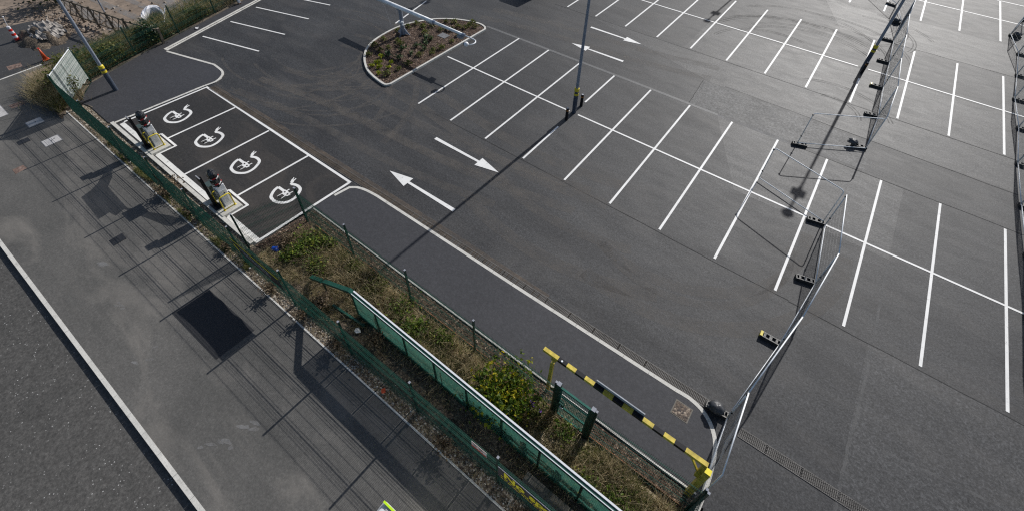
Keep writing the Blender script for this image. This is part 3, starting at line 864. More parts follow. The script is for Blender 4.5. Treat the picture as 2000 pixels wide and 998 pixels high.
structure("brick_paving", MB().sheet([(-16.93, -18.58), (-16.46, -18.55), (-16.44, -17.96), (-16.91, -17.96)], 0.005).sheet([(-10.93, -20.15), (-10.47, -20.15), (-10.53, -19.69), (-10.93, -19.73)], 0.005)
          .sheet([(-21.8, -17.35), (-21.2, -17.4), (-21.12, -16.75), (-21.7, -16.68)], -0.085), M['brick'])


def drain(x0, y0, x1, y1, label, dirt_until=None, w=0.30):
    t = thing("drain_channel", (x0, y0, 0), label, "drain")
    L = math.hypot(x1 - x0, y1 - y0)
    dx, dy = (x1 - x0) / L, (y1 - y0) / L
    nx, ny = -dy, dx
    MB().strip([(x0, y0), (x1, y1)], w - 0.04, 0.004).build("channel_bed", M['slot'], t)
    fr = MB()
    for s in (-1, 1):
        fr.beam((x0 + nx * s * w / 2, y0 + ny * s * w / 2, 0.008), (x1 + nx * s * w / 2, y1 + ny * s * w / 2, 0.008), 0.022, 0.016)
    fr.build("channel_frame", M['grate'], t)
    g = MB()
    n = int(L / 0.05)
    for i in range(n):
        a = L * (i + 0.5) / n
        x, y = x0 + dx * a, y0 + dy * a
        if abs((a + 0.2) % 1.0) < 0.03:
            continue
        m_ = 0
        if dirt_until is not None and rng.random() < 1 - (x - dirt_until) / 10.0:
            m_ = 1
        g.beam((x - nx * (w / 2 - .01), y - ny * (w / 2 - .01), 0.009), (x + nx * (w / 2 - .01), y + ny * (w / 2 - .01), 0.009), 0.027, 0.012, m_)
    for s in (-0.33, 0.33, 0):
        g.beam((x0 + nx * s * w, y0 + ny * s * w, 0.010), (x1 + nx * s * w, y1 + ny * s * w, 0.010), 0.014, 0.010, 0 if dirt_until is None else 1)
    g.build("grate", [M['grate'], M['gratedirt']], t)
    return t


drain(-10.3, -10.98, 18.75, -10.42, "long drain of brown dirty gratings between the car park and the charging bays and footpath", dirt_until=3.0)
drain(19.75, -10.62, 40.0, -10.35, "clean grey drain grating running off beyond the mesh fence at the lower border")

# ------------------------------------------------------------------ kerbed island with bark and small plants
isl = smooth_path([(-2.62, 4.42), (-3.17, 4.58), (-3.96, 4.45), (-4.78, 4.14), (-5.62, 3.62), (-6.32, 2.94), (-6.75, 2.23), (-7.15, 1.39), (-7.36, 0.41), (-7.34, -0.76), (-7.18, -1.69), (-6.86, -2.5), (-6.35, -3.19), (-5.56, -3.87), (-4.65, -4.39), (-3.68, -4.65), (-2.84, -4.76), (-2.60, -4.68)], 4) + [(-2.48, -4.45), (-2.46, -2.6), (-2.44, 0.0), (-2.42, 4.15)]
isl = isl[::-1]                                                       # counter-clockwise run for the kerb
area = sum(isl[i][0] * isl[(i + 1) % len(isl)][1] - isl[(i + 1) % len(isl)][0] * isl[i][1] for i in range(len(isl)))
if area < 0:
    isl = isl[::-1]
structure("island_kerb", kerb_stones(isl + [isl[0]], 0.125, -0.05, 0.125, side=1), M['kerb'])
structure("island_bed", MB().sheet([(-4.9 + (x + 4.9) * 0.97, 0.1 + (y - 0.1) * 0.98) for x, y in isl], 0.085), M['bark'])


def inside(poly, x, y):
    c = False
    for i in range(len(poly)):
        (x0, y0), (x1, y1) = poly[i], poly[i - 1]
        if (y0 > y) != (y1 > y) and x < (x1 - x0) * (y - y0) / (y1 - y0) + x0:
            c = not c
    return c


chips = MB()
r = random.Random(5)
isl_in = [(-4.9 + (x + 4.9) * 0.94, 0.1 + (y - 0.1) * 0.95) for x, y in isl]


def chip(mb_, x, y, z, s, r):
    a, b_ = r.uniform(0, 6.28), r.uniform(-0.5, 0.5)
    l, w = s * r.uniform(0.7, 1.6), s * r.uniform(0.3, 0.7)
    ca, sa = math.cos(a), math.sin(a)
    vs = []
    for dx, dy in ((-l, -w), (l, -w), (l, w), (-l, w)):
        vs.append((x + dx * ca - dy * sa, y + dx * sa + dy * ca, z + dx * b_ * 0.6 + abs(l) * 0.3))
    mb_.add(vs, [(0, 1, 2, 3)])


n = 0
while n < 5200:
    x, y = r.uniform(-7.5, -2.5), r.uniform(-4.7, 5.1)
    if inside(isl_in, x, y):
        chip(chips, x, y, 0.088, 0.035, r)
        n += 1
for i in range(5200):
    x = r.uniform(2.1, 19.2)
    chip(chips, x, r.uniform(-13.62, -13.14), 0.05, 0.03, r)
for i in range(900):
    t_ = r.random()
    chip(chips, 1.85 + 0.75 * r.random() + 0.35 * t_, -15.6 + 2.0 * t_, 0.05, 0.03, r)
stuff("bark_chips_dirt", chips, M['chip'], "loose brown bark chips spread over the island and along the planted strip", "bark chips")


# ------------------------------------------------------------------ small plants (builders)
def leaf_plant(name, loc, rad, h, n, size, mat, label, cat, group=None, stems=5, flat=0.5, seed=1, flowers=0):
    r = random.Random(seed)
    t = thing(name, loc, label, cat, group)
    st, lf, fl = MB(), MB(), MB()
    x0, y0, z0 = loc
    tips = []
    for s in range(stems):
        a = r.uniform(0, 6.28)
        d = rad * math.sqrt(r.random()) * 0.85
        tip = (x0 + d * math.cos(a), y0 + d * math.sin(a), z0 + h * r.uniform(0.6, 1.0))
        midp = (x0 + d * 0.4 * math.cos(a), y0 + d * 0.4 * math.sin(a), z0 + (tip[2] - z0) * 0.6)
        st.tube([(x0 + r.gauss(0, rad * 0.06), y0 + r.gauss(0, rad * 0.06), z0), midp, tip], [0.012 * (0.4 + h), 0.009 * (0.4 + h), 0.004], 5)
        tips.append((midp, tip))
    for i in range(n):
        midp, tip = r.choice(tips)
        k = r.random() ** 0.7
        p = Vector(midp).lerp(Vector(tip), k) + Vector((r.gauss(0, 1), r.gauss(0, 1), r.gauss(0, 0.6))) * (rad * 0.27)
        p.z = max(p.z, z0 + 0.01)
        lf.leaf(p, size * r.uniform(0.45, 1.5), r, 0, flat)
    for i in range(flowers):
        midp, tip = r.choice(tips)
        for k in range(7):
            fl.leaf(Vector(tip) + Vector((r.gauss(0, .03), r.gauss(0, .03), 0.02 * k)), 0.05, r, 0, 0.2)
    st.build("stem", M['stem'], t)
    lf.build("foliage", mat, t)
    if flowers:
        fl.build("blossom", M['purple'], t)
    return t


# island plants: positions follow the photograph
GP = "small plants in the bark of the island"
lime = leaf_plant("lime_plant", (-4.75, -3.28, 0.09), 0.17, 0.20, 80, 0.085, M['lyel'], "bright lime green small clump near the rounded end of the bark island", "plant", GP, seed=2)
for x, y in ((-4.75, -3.91), (-3.86, -4.17), (-4.36, -3.7), (-4.9, -3.43), (-3.84, -3.37), (-4.19, -2.86), (-5.2, -2.8)):
    dup(lime, (x, y, 0.09), rz=r.uniform(0, 6), scale=r.uniform(0.85, 1.1))
dark = leaf_plant("evergreen_plant", (-4.4, -0.53, 0.09), 0.26, 0.22, 62, 0.12, M['lgloss'], "dark glossy leafed low plant in the middle of the bark island", "plant", GP, seed=3, stems=7)
for x, y in ((-5.01, -2.38), (-4.17, -2.23), (-4.8, -1.39), (-3.96, -1.39), (-3.77, -0.4), (-4.58, 0.58), (-4.29, 0.72), (-4.15, 0.09), (-4.44, 2.33), (-4.11, 2.44)):
    dup(dark, (x, y, 0.09), rz=r.uniform(0, 6), scale=r.uniform(0.8, 1.15))
oliv = leaf_plant("grassy_plant", (-6.54, -2.25, 0.09), 0.30, 0.24, 80, 0.10, M['lolive'], "loose olive green tuft growing in the bark of the island", "plant", GP, seed=4, stems=9, flat=0.2)
for x, y in ((-6.02, -3.08), (-5.79, -2.38), (-5.64, -1.7), (-3.34, -3.14), (-3.3, -3.92), (-3.22, -2.41), (-3.25, -0.25), (-3.07, 0.31), (-3.42, -1.12), (-3.05, -0.51), (-5.82, -0.83), (-5.31, -1.05), (-5.13, 1.14), (-5.5, 2.25), (-5.96, 1.54), (-3.2, 2.36), (-4.13, 3.16), (-3.59, 3.87), (-3.71, 4.2), (-5.26, 3.22), (-3.54, 3.33), (-6.73, -1.15), (-3.0, 1.4), (-4.65, 1.99), (-6.56, 1.59), (-6.69, 1.05), (-3.12, 3.93), (-4.65, 3.5), (-6.8, 0.2)):
    dup(oliv, (x, y, 0.09), rz=r.uniform(0, 6), scale=r.uniform(0.65, 1.1))

# ------------------------------------------------------------------ lamp columns
def lamp_post(loc, label, top=10.9):
    x, y, z = loc
    t = thing("lamp_post", loc, label, "lamp post", "tall grey lamp columns")
    MB().tube([(x, y, z), (x, y, z + 1.45)], [0.125, 0.12], 16).build("sleeve", M['dkpole'], t, smooth=False)
    up = MB().tube([(x, y, z + 1.45), (x, y, z + 1.52), (x, y, z + 5), (x, y, z + top - 0.15)], [0.085, 0.085, 0.075, 0.05], 14)
    up.build("pole", M['pole'], t)
    b_ = MB()
    b_.tube([(x, y, z + 1.42), (x, y, z + 1.58), (x, y, z + 1.62)], [0.133, 0.133, 0.09], 16)
    b_.build("yellow_band", M['yelband'], t)
    MB().tube([(x, y, z + 1.16), (x, y, z + 1.29)], 0.132, 16).build("yellow_band", M['yelband'], t)
    MB().box((x, y - 0.122, z + 0.75), (0.11, 0.02, 0.5)).build("access_door", M['dkpole'], t)
    lan = MB().tube([(x, y, z + top - 0.2), (x, y, z + top), (x, y, z + top + 0.1)], [0.10, 0.27, 0.18], 16).build("lantern", M['mgrey'], t)
    mb_ = MB()
    for k in range(4):
        a = k * math.pi / 2
        mb_.box((x + 0.2 * math.cos(a), y + 0.2 * math.sin(a), z + top - 1.1), (0.22, 0.16, 0.3), a)
    mb_.tube([(x, y, z + top - 1.3), (x, y, z + top - 0.9)], 0.12, 12)
    mb_.build("floodlight_cluster", M['mgrey'], t)
    return t


lamp_post((-14.05, -14.45, 0.040), "grey lamp column with two yellow bands standing beside the white sheeted fence corner")
lamp_post((7.22, 0.05, 0), "grey lamp column between two black bollards in the near row of bays")
lamp_post((19.25, 15.68, 0), "grey lamp column with black bollards in the far row beside the long mesh fence")
lamp_post((9.68, 31.5, 0), "lamp column beyond the far border whose shadow crosses the far row of bays")
lamp_post((-8.15, 19.0, 0), "lamp column beyond the far border behind the island, known by its shadow")


def bollard(loc, label):
    x, y, z = loc
    t = thing("bollard", loc, label, "bollard", "black bollards guarding lamp columns")
    MB().tube([(x, y, z), (x, y, z + 0.72), (x, y, z + 0.78)], [0.085, 0.08, 0.07], 14).build("body", M['black'], t)
    MB().tube([(x, y, z + 0.60), (x, y, z + 0.67)], 0.084, 14).build("reflective_band", M['amber'], t)
    MB().tube([(x, y, z + 0.781), (x, y, z + 0.79)], 0.06, 12).build("cap", M['board'], t)
    return t


bollard((7.25, -0.78, 0), "black bollard on the shadow side of the near row's lamp column")
bollard((7.23, 0.80, 0), "black bollard behind the near row's lamp column, touching a bay line")
bollard((19.27, 14.88, 0), "black bollard in front of the far row's lamp column beside the mesh fence")
bollard((19.25, 16.45, 0), "black bollard behind the far row's lamp column beside the mesh fence")

# tilting camera column lowered over the island
t = thing("camera_column", (-6.30, 0.15, 0.09), "hinged camera column lowered flat across the bark island with a white dome at its tip", "camera column")
st = MB().tube([(-6.3, 0.15, 0.09), (-6.3, 0.15, 1.2), (-6.3, 0.15, 1.95)], [0.16, 0.13, 0.12], 14)
st.build("stub_post", M['pole'], t)
fin = MB()
for a in (0.3, 1.87, 3.44, 5.01):
    dx, dy = math.cos(a), math.sin(a)
    fin.add([(-6.3 + dx * .13, .15 + dy * .13, 0.1), (-6.3 + dx * .50, .15 + dy * .50, 0.1), (-6.3 + dx * .13, .15 + dy * .13, 0.52)], [(0, 1, 2), (2, 1, 0)])
    fin.beam((-6.3 + dx * .13, .15 + dy * .13, 0.52), (-6.3 + dx * .50, .15 + dy * .50, 0.1), 0.02, 0.02)
fin.build("fin", M['pole'], t)
MB().box((-6.2, 0.0, 1.02), (0.34, 0.08, 0.10), 0.5).tube([(-6.12, -0.02, 0.9), (-6.02, 0.02, 0.86)], 0.05, 10).build("winch", M['galv'], t)
MB().box((-6.3, 0.13, 1.90), (0.36, 0.24, 0.2)).build("hinge", M['pole'], t)
MB().tube([(-9.05, 0.12, 2.0), (-6.3, 0.12, 1.98), (-3.15, 0.12, 1.95)], [0.155, 0.14, 0.12], 16).tube([(-3.2, 0.12, 1.95), (-0.75, 0.12, 1.92)], [0.10, 0.085], 14).build("lowered_pole", M['galv'], t, smooth=True)
MB().tube([(-3.3, 0.12, 1.951), (-3.12, 0.12, 1.949)], 0.13, 16).tube([(-0.9, 0.12, 1.92), (-0.7, 0.12, 1.92)], 0.1, 14).build("collar", M['pole'], t)
MB().box((-3.6, 0.12, 1.82), (0.5, 0.14, 0.1)).box((-1.0, 0.05, 1.76), (0.42, 0.2, 0.16)).build("bracket", M['mgrey'], t)
neck = [(-0.7, 0.12, 1.92), (-0.1, 0.12, 1.91)] + [(0.0 + 0.33 * math.sin(a), 0.12 - 0.36 + 0.36 * math.cos(a), 1.90) for a in (0.2, 0.6, 1.0, 1.4, 1.8, 2.2, 2.6)]
MB().tube(neck, 0.035, 10).build("swan_neck", M['galv'], t, smooth=True)
e = neck[-1]
d_ = MB().ellipsoid((e[0] - 0.17, e[1] - 0.02, 1.88), (0.15, 0.15, 0.15), 14, 8).build("camera_dome", M['dome'], t, smooth=True)
MB().tube([(e[0] - 0.27, e[1] - 0.02, 1.86), (e[0] - 0.33, e[1] - 0.02, 1.85)], [0.13, 0.10], 14).build("dome_window", M['glass'], d_)
MB().tube([(-7.9, 0.1, 1.95), (-7.35, -0.05, 1.0), (-6.95, -0.15, 0.15)], 0.008, 5).tube([(-6.7, 0.1, 1.9), (-6.55, 0.05, 1.45)], 0.012, 5).build("rope", M['mgrey'], t)

# ------------------------------------------------------------------ green mesh fences
def wires(mb_, p0, p1, z0, z1, step=0.05, r=0.0031, rows=None, vfold=True):
    """welded mesh: upright wires and pairs of level wires"""
    L = math.hypot(p1[0] - p0[0], p1[1] - p0[1])
    dx, dy = (p1[0] - p0[0]) / L, (p1[1] - p0[1]) / L
    nx, ny = -dy, dx
    n = int(L / step)
    for i in range(n + 1):
        a = L * i / n
        x, y = p0[0] + dx * a, p0[1] + dy * a
        mb_.beam((x, y, z0), (x, y, z1), r * 2.0, r * 2.0, caps=False)
    zs = rows or [z0 + 0.02 + 0.2 * k for k in range(int((z1 - z0) / 0.2) + 1)]
    for z in zs:
        mb_.beam((p0[0], p0[1], z), (p1[0], p1[1], z), r * 2.2, r * 2.2, caps=False)
    if vfold:
        for zc in (z0 + 0.52, z0 + 1.12, z0 + 1.72):
            for dz, o in ((-0.05, 0.0), (-0.025, 0.025), (0, 0.045), (0.025, 0.025), (0.05, 0.0)):
                mb_.beam((p0[0] + nx * o, p0[1] + ny * o, zc + dz), (p1[0] + nx * o, p1[1] + ny * o, zc + dz), r * 1.8, r * 1.8, caps=False)
    return mb_


def mesh_fence(name, pts, h, label, base=0.0, post=True, step=0.05, skip=()):
    t = thing(name, (pts[0][0], pts[0][1], base), label, "fence", "green welded mesh fences")
    for i, (x, y) in enumerate(pts):
        a = math.atan2(pts[min(i + 1, len(pts) - 1)][1] - pts[max(i - 1, 0)][1], pts[min(i + 1, len(pts) - 1)][0] - pts[max(i - 1, 0)][0])
        p = MB().box((x, y, base + h / 2 + 0.03), (0.06, 0.06, h + 0.06), a).build("post", M['dkgreen'], t)
        MB().box((x, y, base + h + 0.072), (0.066, 0.066, 0.018), a).build("post_cap", M['capg'], p)
    for i, (a, b_) in enumerate(zip(pts[:-1], pts[1:])):
        if i in skip:
            continue
        L = math.hypot(b_[0] - a[0], b_[1] - a[1])
        k = 0.04 / L
        nx, ny = (b_[1] - a[1]) / L * 0.045, -(b_[0] - a[0]) / L * 0.045
        q0, q1 = lerp(a, b_, k), lerp(a, b_, 1 - k)
        wires(MB(), (q0[0] + nx, q0[1] + ny), (q1[0] + nx, q1[1] + ny), base + 0.06, base + h, step).build("mesh_panel", M['green'], t)
    return t


nx_ = [-13.75, -10.35, -7.10, -3.86, -0.85, 2.26, 5.35, 8.44, 11.52, 14.66, 17.78, 20.9]
mesh_fence("mesh_fence", [(x, fence_y(x)) for x in nx_], 2.13, "long green mesh fence with capped posts along the edge of the footway")
mesh_fence("mesh_fence", [(-13.75, -16.62), (-15.93, -14.98)], 2.18, "short green mesh fence return behind the white sheet at the corner", step=0.16)
mesh_fence("mesh_fence", [(-15.95, -14.95), (-16.88, -12.10), (-17.72, -9.11), (-18.56, -6.15), (-19.4, -3.2), (-20.2, -0.3), (-21.0, 2.6)], 1.98, "green mesh fence between the raised path and the weedy bank")
mesh_fence("mesh_fence", [(1.74, -15.95), (2.40, -13.68)], 2.05, "short green mesh fence between the last charging bay and the weed bed")
mesh_fence("mesh_fence", [(2.42, -13.67), (5.42, -13.66), (8.63, -13.66), (11.68, -13.64), (14.80, -13.63)], 2.03, "green mesh fence along the bark strip beside the inner footpath")
mesh_fence("mesh_fence", [(16.12, -13.63), (19.2, -13.55)], 2.03, "green mesh fence right of the garden gate as far as the yellow barrier post")
mesh_fence("mesh_fence", [(19.26, -13.6), (19.1, -16.05)], 2.03, "green mesh fence closing the weed bed at the foot of the yellow barrier")

# mesh gate
t = thing("mesh_gate", (14.9, -13.63, 0), "narrow green mesh gate with lock box between two heavy posts in the weed bed fence", "gate")
for x in (14.90, 16.02):
    p = MB().box((x, -13.64, 1.06), (0.13, 0.13, 2.12)).build("post", M['dkgreen'], t)
    MB().box((x, -13.64, 2.13), (0.12, 0.12, 0.02)).build("post_cap", M['capg'], p)
f = MB()
for a, b_ in (((15.0, 0.12), (15.0, 1.95)), ((15.92, 0.12), (15.92, 1.95))):
    f.beam((a[0], -13.62, a[1]), (b_[0], -13.62, b_[1]), 0.05, 0.05)
for z in (0.14, 0.75, 1.92):
    f.beam((15.0, -13.62, z), (15.92, -13.62, z), 0.06, 0.07)
f.build("frame", M['teal'], t)
wires(MB(), (15.02, -13.62), (15.9, -13.62), 0.14, 1.9, 0.05, 0.0048, rows=[0.14 + 0.1 * k for k in range(18)], vfold=False).build("mesh_panel", M['teal'], t)
lk = MB().box((15.09, -13.66, 1.02), (0.17, 0.09, 0.2)).build("lock_box", M['green'], t)
MB().tube([(15.09, -13.70, 1.05), (15.09, -13.76, 1.05), (15.2, -13.76, 1.05)], 0.012, 6).build("handle", M['galv'], lk)

# translucent green hoarding
hx = [7.56, 8.72, 10.05, 11.38, 12.70, 14.03, 15.35, 16.68, 18.0, 19.3]
HY, HH = -15.20, 1.70
t = thing("net_hoarding", (7.56, HY, 0), "backlit green translucent hoarding with a white top rail in the weed bed", "hoarding")
for x in hx:
    MB().box((x, HY, HH / 2), (0.06, 0.06, HH)).build("post", M['dkgreen'], t)
for a, b_ in zip(hx[:-1], hx[1:]):
    p = MB()
    n = 10
    vs = []
    for i in range(n + 1):
        xx = a + 0.04 + (b_ - a - 0.08) * i / n
        yy = HY + 0.008 * math.sin(i * 2.2)
        vs += [(xx, yy, 0.10), (xx, yy + 0.01 * math.sin(i), HH - 0.08)]
    p.add(vs, [(2 * i, 2 * i + 2, 2 * i + 3, 2 * i + 1) for i in range(n)])
    p.build("net_panel", M['hoard'], t)
MB().beam((7.50, HY, HH), (19.4, HY, HH), 0.15, 0.12).beam((7.56, HY, 0.14), (19.4, HY, 0.14), 0.06, 0.28).build("rail", M['green'], t)
MB().beam((7.70, HY + 0.045, HH + 0.075), (19.4, HY + 0.045, HH + 0.075), 0.05, 0.03).beam((7.70, HY - 0.065, HH + 0.068), (19.4, HY - 0.065, HH + 0.068), 0.02, 0.015).build("white_capping", M['hood'], t)
t = thing("net_hoarding", (7.5, -15.22, 0), "sloping green end rail of the hoarding, running down into dry weeds", "hoarding")
MB().beam((7.5, -15.21, HH - 0.01), (5.95, -15.28, 0.84), 0.15, 0.10).beam((5.75, -15.29, 0.72), (5.0, -15.31, 0.28), 0.15, 0.10).build("rail", M['green'], t)
MB().beam((8.05, -15.36, 0.10), (6.5, -15.52, 0.12), 0.08, 0.12).build("lower_rail", M['green'], t)
MB().box((5.85, -15.30, 0.37), (0.06, 0.06, 0.74)).build("post", M['dkgreen'], t)

# concrete slab in the trench by the hoarding
tag(MB().box((17.0, -15.62, 0.06), (3.6, 0.32, 0.14)).build("concrete_slab", M['oldconc'], bevel=0.01), "weathered concrete slab in the shade between the hoarding and the banner fence", "slab")
structure("steel_edging", MB().beam((2.9, -13.61, 0.07), (14.75, -13.58, 0.07), 0.018, 0.09).beam((16.1, -13.58, 0.07), (19.1, -13.55, 0.07), 0.018, 0.09), M['rust'])

# ------------------------------------------------------------------ banners, signs, sheets on the fences
def text_on(word, size, origin, mat, parent, name, az=0.0, depth=0.004, extrude_y=-1):
    """flat lettering standing upright on a fence line, as a mesh"""
    cu = bpy.data.curves.new(name, 'FONT')
    cu.body = word
    cu.size = size
    cu.extrude = depth
    cu.offset = size * 0.035
    tmp = bpy.data.objects.new(name, cu)
    COL.objects.link(tmp)
    dg = bpy.context.evaluated_depsgraph_get()
    me = bpy.data.meshes.new_from_object(tmp.evaluated_get(dg))
    me.name = name
    bpy.data.objects.remove(tmp, do_unlink=True)
    bpy.data.curves.remove(cu)
    me.materials.clear()
    me.materials.append(mat)
    me.transform(Matrix.Translation(Vector(origin) - Vector(parent.location)) @ Matrix.Rotation(az, 4, 'Z') @ Matrix.Rotation(math.pi / 2, 4, 'X'))
    o = bpy.data.objects.new(name, me)
    COL.objects.link(o)
    o.parent = parent
    return o


def illegible(parent, name, x0, x1, z, h, mat, y_of, r, words=(0.05, 0.16), drift=0.0):
    """small print too small to read: a broken line of strokes"""
    mb_ = MB()
    x = x0
    while x < x1 - 0.03:
        w = r.uniform(*words)
        xe = min(x + w, x1)
        xx = x
        while xx < xe:
            s = r.uniform(0.015, 0.028)
            hh = h * r.choice((0.7, 0.7, 1.0, 0.85))
            mb_.box((xx + s / 2, y_of(xx), z + hh / 2 + drift * (xx - x0)), (s * 0.72, 0.004, hh))
            xx += s
        x = xe + r.uniform(0.03, 0.05)
    return mb_.build(name, mat, parent)


r = random.Random(21)
by = lambda x: fence_y(x) - 0.095
ty = lambda x: fence_y(x) - 0.105
FA = math.atan(0.0165)
t = thing("banner", (14.75, by(14.75), 1.1), "dark banner with large yellow lettering tied to the footway fence", "banner")
mb = MB()
n = 16
vs = []
for i in range(n + 1):
    x = 14.74 + 3.0 * i / n
    vs += [(x, by(x) + 0.006 * math.sin(i * 1.7), 1.13), (x, by(x) + 0.004 * math.sin(i * 2.3), 1.93)]
mb.add(vs, [(2 * i, 2 * i + 2, 2 * i + 3, 2 * i + 1) for i in range(n)])
mb.build("banner_cloth", M['banner'], t)
MB().beam((14.74, by(14.74) - 0.005, 1.93), (17.74, by(17.74) - 0.005, 1.93), 0.012, 0.02).build("hem", M['capg'], t)
text_on("No space", 0.50, (14.92, ty(14.92), 1.52), M['btext'], t, "lettering", FA)
illegible(t, "lettering", 14.84, 17.6, 1.385, 0.06, M['btext'], ty, r)
illegible(t, "lettering", 14.84, 17.6, 1.25, 0.06, M['btext'], ty, r)

t = thing("banner", (2.35, by(2.35), 0.9), "black banner with a yellow stripe and two white lines, low on the footway fence", "banner")
mb = MB()
vs = []
for i in range(n + 1):
    x = 2.33 + 2.98 * i / n
    vs += [(x, by(x) + 0.008 * math.sin(i * 1.9), 0.98 + 0.02 * math.sin(i)), (x, by(x), 1.80 - 0.05 * math.sin(math.pi * i / n))]
mb.add(vs, [(2 * i, 2 * i + 2, 2 * i + 3, 2 * i + 1) for i in range(n)])
mb.build("banner_cloth", M['bannerdk'], t)
MB().beam((2.36, by(2.36) - 0.012, 1.735), (3.8, by(3.8) - 0.012, 1.70), 0.012, 0.05).beam((3.8, by(3.8) - 0.012, 1.70), (5.28, by(5.28) - 0.012, 1.735), 0.012, 0.05).build("yellow_stripe", M['btext'], t)
MB().add([(2.38, ty(2.38), 1.30), (2.62, ty(2.6), 1.10), (2.66, ty(2.6), 1.26), (2.42, ty(2.4), 1.48)], [(0, 1, 2, 3)]).build("yellow_patch", M['btext'], t)
illegible(t, "lettering", 2.85, 4.6, 1.44, 0.09, M['bwhite'], ty, r)
illegible(t, "lettering", 3.0, 4.7, 1.28, 0.09, M['bwhite'], ty, r)

t = thing("warning_sign", (13.87, by(13.87), 1.5), "small white sign with red bands wired to the footway fence", "sign")
MB().box((14.11, by(14.11), 1.98), (0.50, 0.008, 0.33), FA).build("plate", M['signwhite'], t)
MB().box((14.11, ty(14.11) + 0.003, 1.865), (0.49, 0.005, 0.09), FA).build("red_band", M['signred'], t)
MB().box((14.11, ty(14.11) + 0.003, 2.105), (0.44, 0.005, 0.035), FA).build("red_band", M['signred'], t)
illegible(t, "lettering", 13.93, 14.3, 1.98, 0.05, M['mgrey'], lambda x: ty(x) + 0.002, r)

t = thing("warning_sign", (-3.9, by(-3.9), 0.8), "small white and red sign seen almost edge on, on the fence by the charging bays", "sign")
MB().box((-3.75, by(-3.75) + 0.17, 1.02), (0.75, 0.008, 0.5), FA).build("plate", M['signwhite'], t)
MB().box((-3.75, by(-3.75) + 0.163, 0.84), (0.74, 0.005, 0.1), FA).build("red_band", M['signred'], t)

# torn windbreak sheet tied to the fence between the chargers; it throws the angular shadow on the footway
sy_ = lambda x: fence_y(x) - 0.062
poly = [(-6.48, 1.60), (-4.53, 1.66), (-4.59, 1.36), (-4.18, 1.31), (-4.33, 1.05), (-2.09, 0.64), (-1.83, 0.55), (-1.85, 0.25), (-2.36, 0.33), (-3.58, 0.73), (-4.33, 0.97), (-6.30, 0.92), (-6.86, 0.64), (-7.57, 0.48), (-7.57, 0.62), (-6.85, 1.08), (-6.63, 1.30)]
o = MB().add([(x, sy_(x), z) for x, z in poly], [tuple(range(len(poly)))]).build("windbreak_sheet", M['netdk'], loc=(-4.5, sy_(-4.5), 0.9))
tag(o, "torn dark green windbreak netting tied to the fence between the two charging posts", "netting")

# white sheet on the corner return and its end on the long fence
t = thing("white_sheet", (-14.8, -15.8, 0.2), "large white plastic sheet hung inside the fence corner, backlit with weed shadows", "sheet")
mb = MB()
a, b_ = Vector((-13.75, -16.60, 0)), Vector((-15.90, -14.98, 0))
nrm = Vector((0.6, 0.8, 0)) * 0.008
vs = []
n = 14
for i in range(n + 1):
    p = a.lerp(b_, i / n) + nrm * (1 + 0.4 * math.sin(i * 1.3))
    low = 0.55 - 0.2 * i / n + 0.05 * math.sin(i * 2.1)
    vs += [(p.x, p.y, low), (p.x, p.y, 2.16)]
mb.add(vs, [(2 * i, 2 * i + 2, 2 * i + 3, 2 * i + 1) for i in range(n)])
mb.build("sheet_panel", M['sheetw'], t)
MB().beam((-13.72, -16.62, 2.2), (-15.93, -14.98, 2.2), 0.04, 0.03).build("top_edge", M['galv'], t)
MB().beam((-13.79, -16.66, 0.1), (-13.79, -16.66, 2.2), 0.035, 0.035).build("end_post", M['whpl'], t)
MB().beam((-14.75, -15.80, 0.3), (-14.75, -15.80, 2.1), 0.02, 0.02).build("batten", M['dkgreen'], t)
mb = MB()
vs = []
for i in range(n + 1):
    x = -13.7 + 0.55 * i / n
    vs += [(x, fence_y(x) - 0.06, 0.30 + 0.1 * i / n), (x, fence_y(x) - 0.06, 2.10 - 0.35 * i / n)]
mb.add(vs, [(2 * i, 2 * i + 2, 2 * i + 3, 2 * i + 1) for i in range(n)])
mb.build("sheet_flap", M['netdk'], t)

